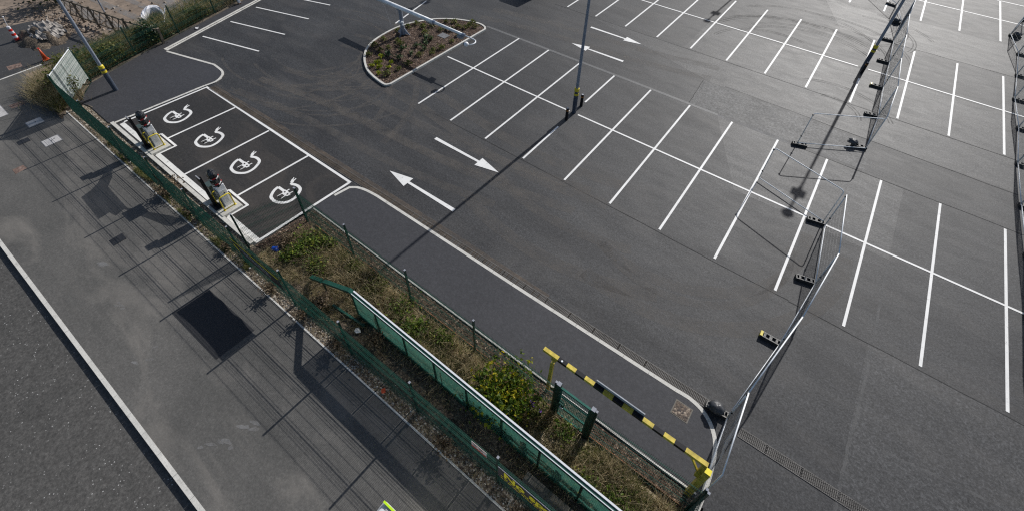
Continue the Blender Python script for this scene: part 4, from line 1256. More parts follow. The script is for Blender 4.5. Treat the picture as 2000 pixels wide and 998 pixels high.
# ------------------------------------------------------------------ charging posts
def charger(x0, label_post, label_totem, label_plinth, lab_h1, lab_h2, lab_cab, seed):
    r = random.Random(seed)
    y0 = -15.20
    tag(MB().prism([(x0 - 0.72, -15.75), (x0 + 0.66, -15.75), (x0 + 0.70, -14.86), (x0 - 0.62, -14.86)], 0.0, 0.13).build("charger_plinth", M['plinth'], bevel=0.02, loc=(x0, -15.3, 0)), label_plinth, "plinth", "plinths of the charging posts")
    Z = 0.13
    t = thing("charging_post", (x0, y0, Z), label_post, "charging post", "charging posts in the charging bays")
    b_ = MB().box((x0 + 0.03, y0 + 0.02, Z + 0.58), (0.44, 0.36, 1.16), 0.0, 0, 0.94).build("body", M['lgrey'], t, bevel=0.02)
    MB().box((x0 + 0.03, y0 - 0.17, Z + 0.48), (0.34, 0.012, 0.82)).build("front_panel", M['mgrey'], b_)
    MB().box((x0 + 0.265, y0 + 0.0, Z + 0.55), (0.012, 0.2, 0.7)).build("side_hatch", M['hood'], b_)
    MB().box((x0 + 0.272, y0 + 0.04, Z + 0.72), (0.01, 0.05, 0.05)).build("socket", M['black'], b_)
    mb = MB()                                                        # crumpled bag tied over the head
    rings = [(1.12, 0.26), (1.16, 0.285), (1.26, 0.25), (1.36, 0.27), (1.5, 0.275), (1.58, 0.245), (1.68, 0.26), (1.8, 0.24), (1.9, 0.16), (1.95, 0.03)]
    nu = 22
    vs = []
    for j, (z, rr) in enumerate(rings):
        for i in range(nu):
            a = 2 * math.pi * i / nu
            k = rr * (1 + r.uniform(-0.09, 0.09))
            k *= 0.88
            vs.append((x0 + 0.03 + math.cos(a) * k, y0 + 0.02 + math.sin(a) * k * 0.8, Z + z + r.uniform(-0.02, 0.02)))
    fs = [(j * nu + i, j * nu + (i + 1) % nu, (j + 1) * nu + (i + 1) % nu, (j + 1) * nu + i) for j in range(len(rings) - 1) for i in range(nu)]
    fs.append(tuple((len(rings) - 1) * nu + i for i in range(nu)))
    mb.add(vs, fs)
    bg_ = mb.build("bag_cover", M['bag'], t)
    for z in (1.24, 1.56):
        tp = MB()
        for i in range(16):
            a0, a1 = 2 * math.pi * i / 16, 2 * math.pi * (i + 1) / 16
            dz = 0.03 * math.sin(i * 0.9)
            v = [(x0 + 0.03 + math.cos(a) * 0.25, y0 + 0.02 + math.sin(a) * 0.205, Z + z + dz + h) for h in (0, 0.06) for a in (a0, a1)]
            tp.add(v, [(0, 1, 3, 2)], (i // 2) % 2)
        tp.build("barrier_tape", [M['tapew'], M['taper']], bg_)
    # dark totem
    tx, tyy = x0 - 0.16, -15.60
    t = thing("information_totem", (tx, tyy, Z), label_totem, "totem", "black totems beside the charging posts")
    MB().box((tx, tyy, Z + 0.88), (0.07, 0.12, 1.72)).build("blade", M['black'], t, bevel=0.008)
    pl = MB().box((tx + 0.02, tyy - 0.05, Z + 1.62), (0.36, 0.05, 0.30)).build("display_panel", M['black'], t, bevel=0.006)
    MB().box((tx + 0.02, tyy - 0.05, Z + 1.777), (0.35, 0.045, 0.012)).build("top_cap", M['mgrey'], pl)
    MB().box((tx + 0.05, tyy, Z + 0.015), (0.55, 0.30, 0.03)).build("base_plate", M['black'], t)
    # hoops
    for k, (hx0, ya, yb, hh, lb) in enumerate(((x0 + 0.42, y0 - 0.30, y0 + 0.16, 0.74, lab_h1), (x0 - 0.22, y0 - 0.30, y0 + 0.02, 0.66, lab_h2))):
        pts = [(hx0, ya, Z), (hx0, ya, Z + hh - 0.09), (hx0, ya + 0.03, Z + hh - 0.02), (hx0, ya + 0.09, Z + hh), (hx0, yb - 0.09, Z + hh), (hx0, yb - 0.03, Z + hh - 0.02), (hx0, yb, Z + hh - 0.09), (hx0, yb, Z)]
        o = MB().tube(pts, 0.027, 10).tube([(hx0, ya, Z), (hx0, ya, Z + 0.012)], 0.06, 10).tube([(hx0, yb, Z), (hx0, yb, Z + 0.012)], 0.06, 10)
        if k == 0:
            o.tube([(hx0, ya, Z + 0.02), (hx0, yb, Z + 0.02)], 0.02, 8)
        o = o.build("guard_hoop", M['yelband'], loc=(hx0, (ya + yb) / 2, Z), smooth=True)
        tag(o, lb, "guard hoop", "yellow guard hoops round the charging posts")
    t = thing("feeder_cabinet", (x0 - 0.72, -15.28, Z), lab_cab, "cabinet", "small cabinets behind the charging totems")
    c_ = MB().box((x0 - 0.58, -15.30, Z + 0.42), (0.34, 0.26, 0.84)).build("cabinet_body", M['cabin'], t, bevel=0.015)
    MB().box((x0 - 0.58, -15.30, Z + 0.852), (0.37, 0.29, 0.025)).build("cabinet_lid", M['cabin'], t)
    MB().box((x0 - 0.50, -15.437, Z + 0.5), (0.02, 0.012, 0.08)).build("handle", M['galv'], c_)


charger(-7.55, "charging post under a black bag, between the two charging bays farther from the weed bed", "black totem beside the bagged charging post farther from the weed bed",
        "concrete plinth under the bagged charging post nearer the lamp column", "front yellow hoop at the charging post farther from the weed bed", "rear yellow hoop at the charging post farther from the weed bed",
        "grey green cabinet behind the totem nearer the lamp column", 3)
charger(-1.22, "charging post under a rounded black bag, between the two bays nearest the weed bed", "black totem beside the bagged charging post nearest the weed bed",
        "concrete plinth under the bagged charging post nearest the weed bed", "front yellow hoop at the charging post nearest the weed bed", "rear yellow hoop at the charging post nearest the weed bed",
        "grey green cabinet behind the totem nearest the weed bed", 8)

# ------------------------------------------------------------------ height barrier
BY, BZ = -13.02, 2.05
t = thing("height_barrier", (14.34, BY, 0.036), "yellow and black striped height barrier over the inner footpath", "barrier")
segs = [0.52, 0.30] + [0.305] * 12 + [0.60]
bm_ = MB()
x = 13.95
for i, s in enumerate(segs):
    bm_.box((x + s / 2, BY, BZ), (s - 0.001, 0.118, 0.118), 0, i % 2)
    x += s
bm_.build("beam", [M['yellow'], M['black']], t)
xe = x
p = MB().box((14.36, -13.16, 0.95), (0.10, 0.10, 1.83)).build("catch_post", M['yellow'], t)
MB().beam((14.36, -13.16, 1.86), (14.36, BY - 0.02, 2.0), 0.06, 0.08).box((14.36, BY - 0.06, 1.98), (0.16, 0.10, 0.06)).build("catch", M['yellow'], p)
p = MB().box((xe + 0.06, -13.14, 1.04), (0.16, 0.16, 2.02)).build("hinge_post", M['yellow'], t)
MB().box((xe + 0.06, -13.14, 2.055), (0.15, 0.15, 0.015)).build("cap", M['btext'], p)
MB().beam((xe - 0.42, BY - 0.01, 1.99), (xe - 0.04, BY - 0.06, 1.45), 0.05, 0.05).box((xe - 0.06, BY - 0.06, 1.65), (0.12, 0.10, 0.72)).build("brace", M['yellow'], t)
MB().box((16.45, BY + 0.075, BZ + 0.07), (1.50, 0.012, 0.30)).box((16.45, BY + 0.06, BZ + 0.225), (1.50, 0.03, 0.012)).build("sign_plate", M['board'], t)
MB().tube([(14.6, BY - 0.02, BZ + 0.05), (14.6, BY - 0.02, BZ + 0.08)], 0.03, 8).build("bolt", M['galv'], t)

# ------------------------------------------------------------------ temporary fence panels and blocks
def heras(p0, p1, label, mesh=True, rounded=False, z0=0.10, h=1.95):
    t = thing("temporary_fence", (p0[0], p0[1], z0), label, "fence panel", "galvanised temporary fence panels")
    a, b_ = Vector((p0[0], p0[1], z0)), Vector((p1[0], p1[1], z0))
    d = (b_ - a).normalized()
    a, b_ = a + d * 0.03, b_ - d * 0.03
    up = Vector((0, 0, h))
    R_ = 0.021
    f = MB()
    if rounded:
        c = 0.12
        pts = [a, a + Vector((0, 0, h - c)), a + Vector((0, 0, h - c * 0.3)) + d * c * 0.3, a + up + d * c, b_ + up - d * c, b_ + Vector((0, 0, h - c * 0.3)) - d * c * 0.3, b_ + Vector((0, 0, h - c)), b_]
        f.tube(pts, R_, 8)
    else:
        f.tube([a, a + up], R_, 8).tube([b_, b_ + up], R_, 8).tube([a + up, b_ + up], R_, 8)
    f.tube([a + Vector((0, 0, 0.05)), b_ + Vector((0, 0, 0.05))], R_, 8)
    f.build("frame", M['galv'], t, smooth=True)
    if mesh:
        w = MB()
        wires(w, (a.x, a.y), (b_.x, b_.y), z0 + 0.05, z0 + h, 0.05, 0.00125, rows=[z0 + 0.05 + k * 0.3 for k in range(7)], vfold=False)
        w.build("mesh_infill", M['wire'], t)
    c = MB()
    for zz in (0.5, 1.85):
        MB().box((b_.x, b_.y, z0 + zz * h / 1.95), (0.07, 0.06, 0.06), math.atan2(d.y, d.x)).build("clamp", M['black'], t)
    return t


line1 = [(19.40, -13.02), (19.31, -10.50), (19.97, -7.02), (20.41, -3.55), (20.08, -0.12)]
lab1 = ["mesh fence panel with torn clear plastic beside the yellow barrier's hinge post", "mesh fence panel between the sandbagged block and the yellow ended block",
        "mesh fence panel between the yellow ended block and the next plain block", "mesh fence panel across the bay line nearest the open gate leaf"]
for a, b_, l in zip(line1[:-1], line1[1:], lab1):
    heras(a, b_, l)
heras((20.0, 0.02), (16.90, 1.05), "open mesh free gate frame swung across a bay line, the nearer of the two", mesh=False, rounded=True)
heras((20.66, 6.70), (17.72, 4.93), "open mesh free gate frame between two black blocks, the farther of the two", mesh=False, rounded=True)
line2 = [(20.68, 6.92), (20.76, 10.35), (20.56, 13.85), (20.47, 17.35), (20.31, 20.85), (20.42, 24.3), (19.75, 27.6), (17.9, 30.5), (15.5, 33.0)]
lab2 = ["mesh fence panel next to the farther open gate frame, shaded side towards the bays", "mesh fence panel beside the far row's near bay ends, second from the farther gate frame",
        "mesh fence panel crossing the far row's centre line beside the lamp column", "mesh fence panel behind the far row's lamp column", "mesh fence panel at the far end of the far row, before the sandbag",
        "mesh fence panel just past the far sandbag", "mesh fence panel at the top border where the line bends towards the lamp", "mesh fence panel beyond the top border, last of the bending line"]
for a, b_, l in zip(line2[:-1], line2[1:], lab2):
    heras(a, b_, l)
line3 = [(29.0, 34.2), (27.70, 31.0), (26.87, 27.35), (27.26, 24.35), (27.13, 20.92), (26.95, 17.5), (27.07, 14.1), (26.96, 10.4), (27.02, 6.88), (27.12, 3.46), (27.06, -0.1), (27.15, -3.6), (27.2, -7.0), (27.22, -10.5), (27.25, -14.0)]
places = ["beyond the third row at the far right", "across the third row's centre line at the far right", "at the near ends of the third row's bays at the far right", "across the empty aisle behind the far row at the far right",
          "at the far ends of the far row's bays at the right border", "across the far row's centre line at the right border", "at the near ends of the far row's bays at the right border", "across the main aisle's far half at the right border",
          "across the main aisle's near half at the right border", "at the near row's far bay ends on the right border", "across the near row's centre line at the right border", "at the near row's near bay ends on the right border",
          "above the clean drain grating at the right border", "below the clean drain grating beyond the right border"]
for a, b_, l in zip(line3[:-1], line3[1:], places):
    heras(a, b_, "mesh fence panel " + l)

# clouded polythene caught on the first panel
t = thing("plastic_sheet", (19.35, -11.6, 1.2), "two torn pieces of cloudy polythene caught on the mesh fence beside the barrier", "plastic sheet")
dl = Vector((19.31 - 19.40, -10.5 + 13.02, 0)).normalized()
o_ = Vector((19.395, -13.02, 0))


def shred(cs):
    mb_ = MB()
    mb_.add([tuple(o_ + dl * u + Vector((0.035 * math.sin(i * 2.1) + 0.02, 0, z))) for i, (u, z) in enumerate(cs)], [tuple(range(len(cs)))])
    return mb_


shred([(0.60, 0.65), (0.95, 0.75), (1.35, 1.05), (1.75, 1.95), (1.55, 1.98), (1.1, 1.65), (0.8, 1.15)]).build("torn_piece", M['clear'], t)
shred([(1.75, 0.95), (2.0, 1.15), (2.3, 1.95), (2.1, 1.95), (1.85, 1.5)]).build("torn_piece", M['clear'], t)


def block(loc, rz, label, yellow=False):
    t = thing("fence_block", loc, label, "fence block", "black fence feet blocks")
    x0, y0, z = 0, 0, 0
    L_, Wd, H_ = 0.70, 0.23, 0.135
    mb = MB()
    mb.box((0, 0, 0.04), (L_, Wd, 0.08))
    for s in (-1, 1):
        mb.box((0, s * (Wd / 2 - 0.022), 0.105), (L_, 0.044, 0.07))
    for xx, ww in ((-0.325, 0.05), (-0.2, 0.08), (0.0, 0.10), (0.2, 0.08), (0.325, 0.05)):
        mb.box((xx, 0, 0.1045), (ww, Wd - 0.09, 0.069))
    b_ = MB()
    o = mb
    ob = MB()
    me = o.build("body", M['rubber'], None, bevel=0.008)
    me.parent = t
    tp = MB()
    for s in (-1, 1):
        tp.box((0, s * (Wd / 2 - 0.022), 0.1425), (L_ - 0.02, 0.036, 0.004))
    for xx, ww in ((-0.325, 0.04), (-0.2, 0.07), (0.0, 0.09), (0.2, 0.07), (0.325, 0.04)):
        tp.box((xx, 0, 0.1405), (ww, Wd - 0.1, 0.004))
    c = tp.build("sheen_top", M['rubtop'], None)  # thin pale layer that paints the sunlit look onto the block's upper faces
    c.parent = t
    if yellow:
        c = MB().box((-0.31, 0, 0.151), (0.08, Wd - 0.02, 0.012)).box((-0.352, 0, 0.08), (0.008, Wd - 0.03, 0.11)).build("reflector", M['yelband'], None)
        c.parent = t
    t.rotation_euler = (0, 0, rz)
    return t


bl = [((18.98, -10.46), 0.08, "black fence block weighed down by a sandbag beside the drain"), ((19.66, -6.95), 0.02, "black fence block with a yellow end on the open asphalt"), ((20.06, -3.56), 0.25, "plain black fence block at the lower end of a bay line near the mesh panels"),
      ((19.72, -0.07), 0.20, "plain black fence block at the foot of the nearer gate frame, on the centre line"), ((17.86, 4.98), 0.35, "black fence block under the free end of the farther gate frame"), ((20.36, 6.76), 0.28, "black fence block under a dark sandbag at the hinge of the farther gate frame"),
      ((20.45, 10.25), 0.18, "black fence block at the near bay ends of the far row"), ((20.24, 13.72), 0.10, "black fence block with a yellow mark between lamp column and mesh fence"), ((20.15, 17.30), 0.05, "black fence block behind the far row's lamp column"),
      ((20.0, 20.80), 0.05, "black fence block at the far bay ends of the far row"), ((20.1, 24.2), 0.0, "black fence block under the farthest dark sandbag"), ((19.4, 27.5), -0.2, "black fence block at the top border beside the tall lamp")]
for (x, y), rz, l in bl:
    block((x, y, 0.0), rz, l, yellow=("yellow" in l))
bl3 = ["outermost, beyond the third row", "at the third row's centre line", "under a sack", "in the far aisle", "at the far row's far ends", "at the far row's centre line",
       "at the far row's near ends", "in the main aisle's far half", "in the main aisle's middle", "at the near row's far ends", "at the near row's centre line", "at the near row's near ends", "above the drain", "below the drain"]
for (x, y), l in zip(line3[1:], bl3[1:]):
    block((x + 0.30, y, 0), 0.05, "black block of the right border fence " + l)


def sandbag(loc, label, rz=0.3, s=1.0):
    x, y, z = loc
    t = thing("sandbag", loc, label, "sandbag", "dark sandbags on fence blocks")
    MB().ellipsoid((x, y, z + 0.13 * s), (0.24 * s, 0.20 * s, 0.15 * s), 16, 9, jitter=0.35, seed=x).build("sack", M['sack'], t, smooth=True)
    MB().ellipsoid((x - 0.2 * s, y - 0.1 * s, z + 0.1 * s), (0.07, 0.06, 0.05), 8, 5, jitter=0.4, seed=y).build("tied_neck", M['sack'], t, smooth=True)
    return t


sandbag((18.93, -10.5, 0.14), "shiny dark sandbag on the block beside the drain", s=1.05)
sandbag((20.02, 6.72, 0.13), "dark sandbag lying at the hinge of the farther open gate frame", s=0.95)
sandbag((20.1, 24.2, 0.13), "small dark sandbag far along the fence line behind the lamp column", s=0.9)
sandbag((27.22, 27.3, 0.13), "dark sack on the right border fence near the third row")
t = thing("warning_flag", (28.6, 31.8, 0), "dark red plastic flag on the far right fence at the border", "flag")
MB().beam((28.4, 31.6, 1.5), (28.4, 31.6, 2.4), 0.04, 0.04).build("stick", M['galv'], t)
MB().add([(28.4, 31.6, 2.4), (29.3, 31.9, 2.35), (29.2, 31.8, 1.75), (28.45, 31.65, 1.8)], [(0, 1, 2, 3)]).build("flag_cloth", M['signred'], t)

# ------------------------------------------------------------------ vehicles at the borders (only their edges or shadows show)
def van(loc, rz, L_, Wd, H_, roof, label, strip=None):
    t = thing("parked_van", loc, label, "van")
    mb = MB()
    prof = [(0, 0.35), (0, H_ * 0.93), (0.08, H_), (L_ * 0.70, H_), (L_ * 0.80, H_ * 0.93), (L_ * 0.90, H_ * 0.60), (L_ * 0.98, H_ * 0.52), (L_, 0.42), (L_, 0.35)]
    hw = Wd / 2
    vs = [(x, -hw * (0.94 if z > H_ * 0.8 else 1), z) for x, z in prof] + [(x, hw * (0.94 if z > H_ * 0.8 else 1), z) for x, z in prof]
    n = len(prof)
    fs = [tuple(range(n)), tuple(range(2 * n - 1, n - 1, -1))] + [(i, n + i, n + (i + 1) % n, (i + 1) % n) for i in range(n)]
    mb.add(vs, fs)

    def put(m_, nm, mat, parent=t, **kw):
        o = m_.build(nm, mat, None, **kw)
        o.parent = parent
        return o
    body = put(mb, "body", M['vanbody'], bevel=0.05)
    put(MB().box((L_ * 0.36, 0, H_ + 0.012), (L_ * 0.64, Wd * 0.84, 0.03)), "roof", roof, body)
    if strip:
        put(MB().box((L_ * 0.35, hw * 0.90, H_ + 0.035), (L_ * 0.68, 0.05, 0.05)).box((0.6, hw * 1.0, H_ * 0.5), (0.5, 0.01, 0.3)), "fluorescent_strip", M['fluo'], body)
    put(MB().add([(L_ * 0.81, -hw * 0.8, H_ * 0.93), (L_ * 0.81, hw * 0.8, H_ * 0.93), (L_ * 0.907, hw * 0.86, H_ * 0.61), (L_ * 0.907, -hw * 0.86, H_ * 0.61)], [(3, 2, 1, 0)]), "windscreen", M['glass'], body)
    for s in (-1, 1):
        put(MB().box((L_ * 0.68, s * (hw * 1.0), H_ * 0.72), (L_ * 0.17, 0.03, H_ * 0.26)), "side_window", M['glass'], body)
        put(MB().box((L_ * 0.70, s * (hw + 0.12), H_ * 0.62), (0.10, 0.2, 0.22)), "door_mirror", M['black'], body)
        put(MB().box((-0.01, s * hw * 0.85, H_ * 0.5), (0.03, 0.14, 0.3)), "tail_light", M['lens'], body)
        for xx in (L_ * 0.18, L_ * 0.80):
            w = put(MB().tube([(xx, s * (hw - 0.22), 0.33), (xx, s * (hw + 0.01), 0.33)], 0.33, 20), "wheel", M['tyre'])
            put(MB().tube([(xx, s * (hw + 0.011), 0.33), (xx, s * (hw + 0.02), 0.33)], 0.2, 16), "rim", M['board'], w)
    t.rotation_euler = (0, 0, rz)
    return t


van((12.99, -19.44, 0.0), 0.03, 4.9, 1.98, 1.98, M['vanroof'], "pale van on the footway with a fluorescent yellow roof strip, its corner in view", True)
van((-3.65, 11.15, 0.0), math.pi / 2, 4.6, 1.9, 1.95, M['vanbody'], "van beyond the top border whose shadow nears the island")

# ------------------------------------------------------------------ bank, dirt field and the things in it
bank = MB()
r = random.Random(31)
nxp, nyp = 26, 44
vs, fs = [], []
for j in range(nyp + 1):
    for i in range(nxp + 1):
        u, v = i / nxp, j / nyp
        y = -17.3 + 24 * v
        xr = -16.0 - (y + 15) * 0.285 if y > -15 else -14.0 - (y + 16.7) * 1.15
        x = xr - 0.02 - 3.2 * u
        hgt = 0.22 * math.sin(math.pi * min(1, u * 1.05)) + 0.10 * mnoise.noise(Vector((x * 0.8, y * 0.8, 0)))
        vs.append((x, y, -0.02 + max(-0.2, hgt) - 0.2 * u * u))
for j in range(nyp):
    for i in range(nxp):
        a = j * (nxp + 1) + i
        fs.append((a, a + nxp + 1, a + nxp + 2, a + 1))
bank.add(vs, fs)
structure("bank_ground", bank, M['soil'], smooth=True)

# tracks in the dirt field
mb = MB()
for k in range(7):
    y0 = -8.5 + k * 1.1 + rng.uniform(-.3, .3)
    pts = [(-60 + t_ * 3.4, y0 - 5 + 0.22 * t_ + 0.4 * math.sin(t_ * 0.5 + k)) for t_ in range(13)]
    mb.strip(pts, rng.uniform(0.4, 0.9), -0.19 + k * 0.0008)
structure("dirt_track", mb, M['pale'])

# grass and weeds
def scatter(mb_, n, region, h, w, lean, r, dens=None, z=0.02):
    k = 0
    tries = 0
    while k < n and tries < n * 12:
        tries += 1
        x, y = region(r)
        if dens and r.random() > dens(x, y):
            continue
        hh = r.uniform(*h)
        mb_.blade((x, y, z), hh, r.uniform(*w), hh * r.uniform(*lean), r.uniform(0, 6.283))
        k += 1
    return mb_


r = random.Random(41)
cl = lambda x, y: min(1.0, max(0.05, 0.55 + 1.6 * mnoise.noise(Vector((x * 0.9, y * 1.1, 3.0)))))
g = MB()
bed = lambda q: (2.6 + 16.5 * q.random() ** 0.95, q.uniform(-15.15, -13.72))
scatter(g, 13000, bed, (0.05, 0.16), (0.012, 0.026), (2.0, 4.5), r, cl, z=0.05)
scatter(g, 7000, bed, (0.2, 0.62), (0.010, 0.02), (0.4, 1.2), r, cl)
scatter(g, 4500, lambda q: (q.uniform(2.4, 7.8), q.uniform(-16.0, -15.1)), (0.05, 0.18), (0.010, 0.022), (1.5, 4.0), r, cl, z=0.04)
scatter(g, 1300, lambda q: (q.uniform(7.6, 19.1), q.uniform(-15.95, -15.35)), (0.06, 0.25), (0.008, 0.018), (0.4, 1.4), r, cl)
stuff("dry_grass", g, M['gdry'], "dry tangled straw coloured grass filling the fenced weed bed", "grass")
g = MB()
cl2 = lambda x, y: 1.0 if mnoise.noise(Vector((x * 0.75 + 7, y * 1.2, 1.0))) > 0.05 else 0.06
scatter(g, 8500, lambda q: (q.uniform(2.8, 19.1), q.uniform(-15.1, -13.70)), (0.08, 0.25), (0.014, 0.032), (0.5, 1.8), r, cl2)
scatter(g, 4200, lambda q: ((lambda x: (x, q.uniform(edge_y(x) + 0.1, fence_y(x) + 0.15)))(q.uniform(-9.5, 2.6))), (0.05, 0.22), (0.012, 0.026), (0.3, 1.4), r, cl2)
stuff("green_grass", g, M['ggreen'], "green grass in patches along the fence and through the weed bed", "grass")
g = MB()
scatter(g, 5200, lambda q: ((lambda x: (x, q.uniform(edge_y(x) + 0.08, fence_y(x) + 0.35)))(q.uniform(-13.6, 20.0))), (0.03, 0.16), (0.006, 0.015), (0.6, 1.8), r, cl)
stuff("verge_grass", g, M['gdry'], "sparse dry grass in the gravel strip under the footway fence", "grass")
g = MB()


def bank_pt(q):
    y = q.uniform(-17.2, -1.5)
    xr = -16.05 - (y + 15) * 0.285 if y > -15 else -14.2 - (y + 16.7) * 1.15
    return xr - 0.22 - 3.0 * q.random() ** 1.3, y


scatter(g, 13000, bank_pt, (0.25, 0.85), (0.012, 0.03), (0.2, 0.9), r, lambda x, y: max(0.04, min(1, 1.15 - 0.13 * max(0, y + 12) + 1.0 * mnoise.noise(Vector((x * .5, y * .5, 9))))), z=0.05)
stuff("bank_grass", g, M['ggreen'], "tall rank green and brown grass on the bank outside the raised path", "grass")
g = MB()
scatter(g, 4200, lambda q: (q.gauss(-16.4, 0.9), q.gauss(-16.6, 0.45)), (0.3, 1.0), (0.010, 0.025), (0.3, 1.1), r, None, z=0.02)
scatter(g, 6500, bank_pt, (0.25, 0.85), (0.010, 0.024), (0.3, 1.2), r, lambda x, y: min(1, max(0.1, 0.5 + 1.5 * mnoise.noise(Vector((x * .6, y * .6, 5))))), z=0.05)
stuff("long_grass", g, M['gdry'], "long straw brown grass spilling onto the footway behind the white sheet", "grass")
st = MB()
for i in range(7000):
    x = r.uniform(-13.5, 20.0)
    y = r.uniform(edge_y(x) + 0.07, fence_y(x) + (0.5 if x > 2.3 else 0.25))
    s = r.uniform(0.012, 0.035)
    a = r.uniform(0, 6)
    vs = [(x + s * math.cos(a + k * 1.57) * r.uniform(.7, 1.2), y + s * math.sin(a + k * 1.57) * r.uniform(.7, 1.2), 0.004) for k in range(4)] + [(x + s * 0.2, y, 0.004 + s * 0.9)]
    st.add(vs, [(0, 1, 4), (1, 2, 4), (2, 3, 4), (3, 0, 4)])
stuff("verge_gravel", st, M['stone'], "loose pale stones along the strip under the footway fence", "gravel")

# weeds and bushes that stand out
leaf_plant("yellow_bush", (13.45, -14.30, 0.03), 1.05, 1.0, 1700, 0.12, M['lbush'], "large bush of yellow and green leaves between the hoarding and the mesh gate", "bush", stems=34, flat=0.35, seed=51)
leaf_plant("green_weed", (3.55, -14.55, 0.03), 0.72, 0.40, 800, 0.095, M['lweed'], "broad bright green weed patch near the blue rubbish at the end of the bed", "weed", "green weeds in the fenced bed", stems=22, flat=0.5, seed=52)
leaf_plant("green_weed", (4.55, -14.85, 0.03), 0.5, 0.3, 380, 0.085, M['lweed'], "green weed just behind the broad weed patch, towards the sloping green rail", "weed", "green weeds in the fenced bed", stems=14, seed=71)
leaf_plant("green_weed", (3.4, -15.25, 0.03), 0.42, 0.3, 300, 0.08, M['lweed'], "pale yellowish green weed between the broad weed patch and the black banner", "weed", "green weeds in the fenced bed", stems=12, seed=72)
leaf_plant("green_weed", (5.9, -13.98, 0.03), 0.45, 0.34, 300, 0.085, M['lolive'], "dark olive weed by the second post of the fence along the bark strip", "weed", "green weeds in the fenced bed", stems=12, seed=73)
leaf_plant("green_weed", (8.6, -14.1, 0.03), 0.55, 0.36, 380, 0.085, M['lweed'], "green weed against the third post of the fence along the bark strip", "weed", "green weeds in the fenced bed", stems=14, seed=74)
leaf_plant("green_weed", (10.6, -14.05, 0.03), 0.4, 0.3, 240, 0.08, M['lweed'], "small green weed halfway between the hoarding and the fourth fence post", "weed", "green weeds in the fenced bed", stems=10, seed=75)
leaf_plant("green_weed", (4.15, -13.95, 0.03), 0.42, 0.32, 320, 0.09, M['lweed'], "small green weed against the mesh fence near the bed's end corner", "weed", "green weeds in the fenced bed", stems=12, seed=53)
leaf_plant("green_weed", (7.1, -14.05, 0.03), 0.5, 0.35, 340, 0.09, M['lolive'], "olive green weed by the mesh fence opposite the start of the hoarding", "weed", "green weeds in the fenced bed", stems=12, seed=54)
leaf_plant("green_weed", (9.65, -14.45, 0.03), 0.62, 0.40, 600, 0.09, M['lweed'], "green weed clump in the middle of the bed behind the hoarding's second post", "weed", "green weeds in the fenced bed", stems=16, seed=55)
leaf_plant("green_weed", (16.55, -14.75, 0.03), 0.45, 0.35, 320, 0.085, M['lweed'], "low green weed below the mesh gate beside the hoarding", "weed", "green weeds in the fenced bed", stems=12, seed=56)
leaf_plant("green_weed", (17.6, -14.55, 0.03), 0.5, 0.3, 380, 0.085, M['lweed'], "green weed at the lower end of the bed behind the hoarding", "weed", "green weeds in the fenced bed", stems=12, seed=57)
leaf_plant("green_weed", (15.55, -14.0, 0.03), 0.4, 0.3, 260, 0.08, M['lweed'], "green weed growing against the foot of the mesh gate", "weed", "green weeds in the fenced bed", stems=10, seed=58)
leaf_plant("butterfly_bush", (14.6, -13.95, 0.03), 0.35, 0.85, 170, 0.10, M['lolive'], "thin shrub with purple flower tips beside the gate post", "bush", stems=8, seed=59, flowers=4)
leaf_plant("dry_weed", (8.9, -15.62, 0.02), 0.38, 0.72, 420, 0.07, M['lbrown'], "grey brown dead weed standing in the shade in front of the hoarding", "weed", stems=22, flat=0.1, seed=60)
leaf_plant("dry_weed", (-3.75, -16.38, 0.01), 0.55, 0.55, 520, 0.08, M['lbrown'], "reddish brown dock weed leaning over the footway edging by the fence", "weed", stems=26, flat=0.1, seed=61)
leaf_plant("dry_weed", (6.1, -15.75, 0.02), 0.5, 0.5, 420, 0.07, M['lbrown'], "brown dead weed over the buried hoarding rail", "weed", stems=24, flat=0.1, seed=62)
leaf_plant("dry_weed", (2.75, -14.95, 0.02), 0.5, 0.35, 330, 0.07, M['lbrown'], "grey dead weed heap beside the blue rubbish", "weed", stems=24, flat=0.2, seed=63)
leaf_plant("dark_bush", (-16.35, -15.9, 0.0), 0.9, 1.15, 900, 0.12, M['lolive'], "olive bush pressed against the outside of the white sheet", "bush", stems=30, flat=0.15, seed=64)
leaf_plant("ivy_bush", (-18.0, -10.7, 0.0), 0.95, 1.15, 1100, 0.13, M['livy'], "dark ivy covered bush with pale leaf edges beside the timber rail", "bush", stems=26, flat=0.3, seed=65)
leaf_plant("bank_weed", (-17.5, -13.1, 0.0), 1.0, 0.95, 800, 0.13, M['lolive'], "tall weeds behind the green fence next to the lamp column", "weed", stems=34, flat=0.15, seed=66)
leaf_plant("bank_weed", (-19.1, -7.2, 0.0), 0.8, 0.7, 500, 0.12, M['lolive'], "weeds on the bank between the white bag and the path", "weed", stems=26, flat=0.2, seed=67)
leaf_plant("bank_weed", (-18.3, -15.0, 0.0), 1.0, 0.9, 700, 0.13, M['lolive'], "rank weeds between the orange cone and the white sheet", "weed", stems=34, flat=0.15, seed=68)
leaf_plant("dark_bush", (-29.3, -12.2, -0.1), 1.8, 1.6, 900, 0.2, M['livy'], "dark bush in shade at the far left corner behind the timber lattice", "bush", stems=30, flat=0.3, seed=69)

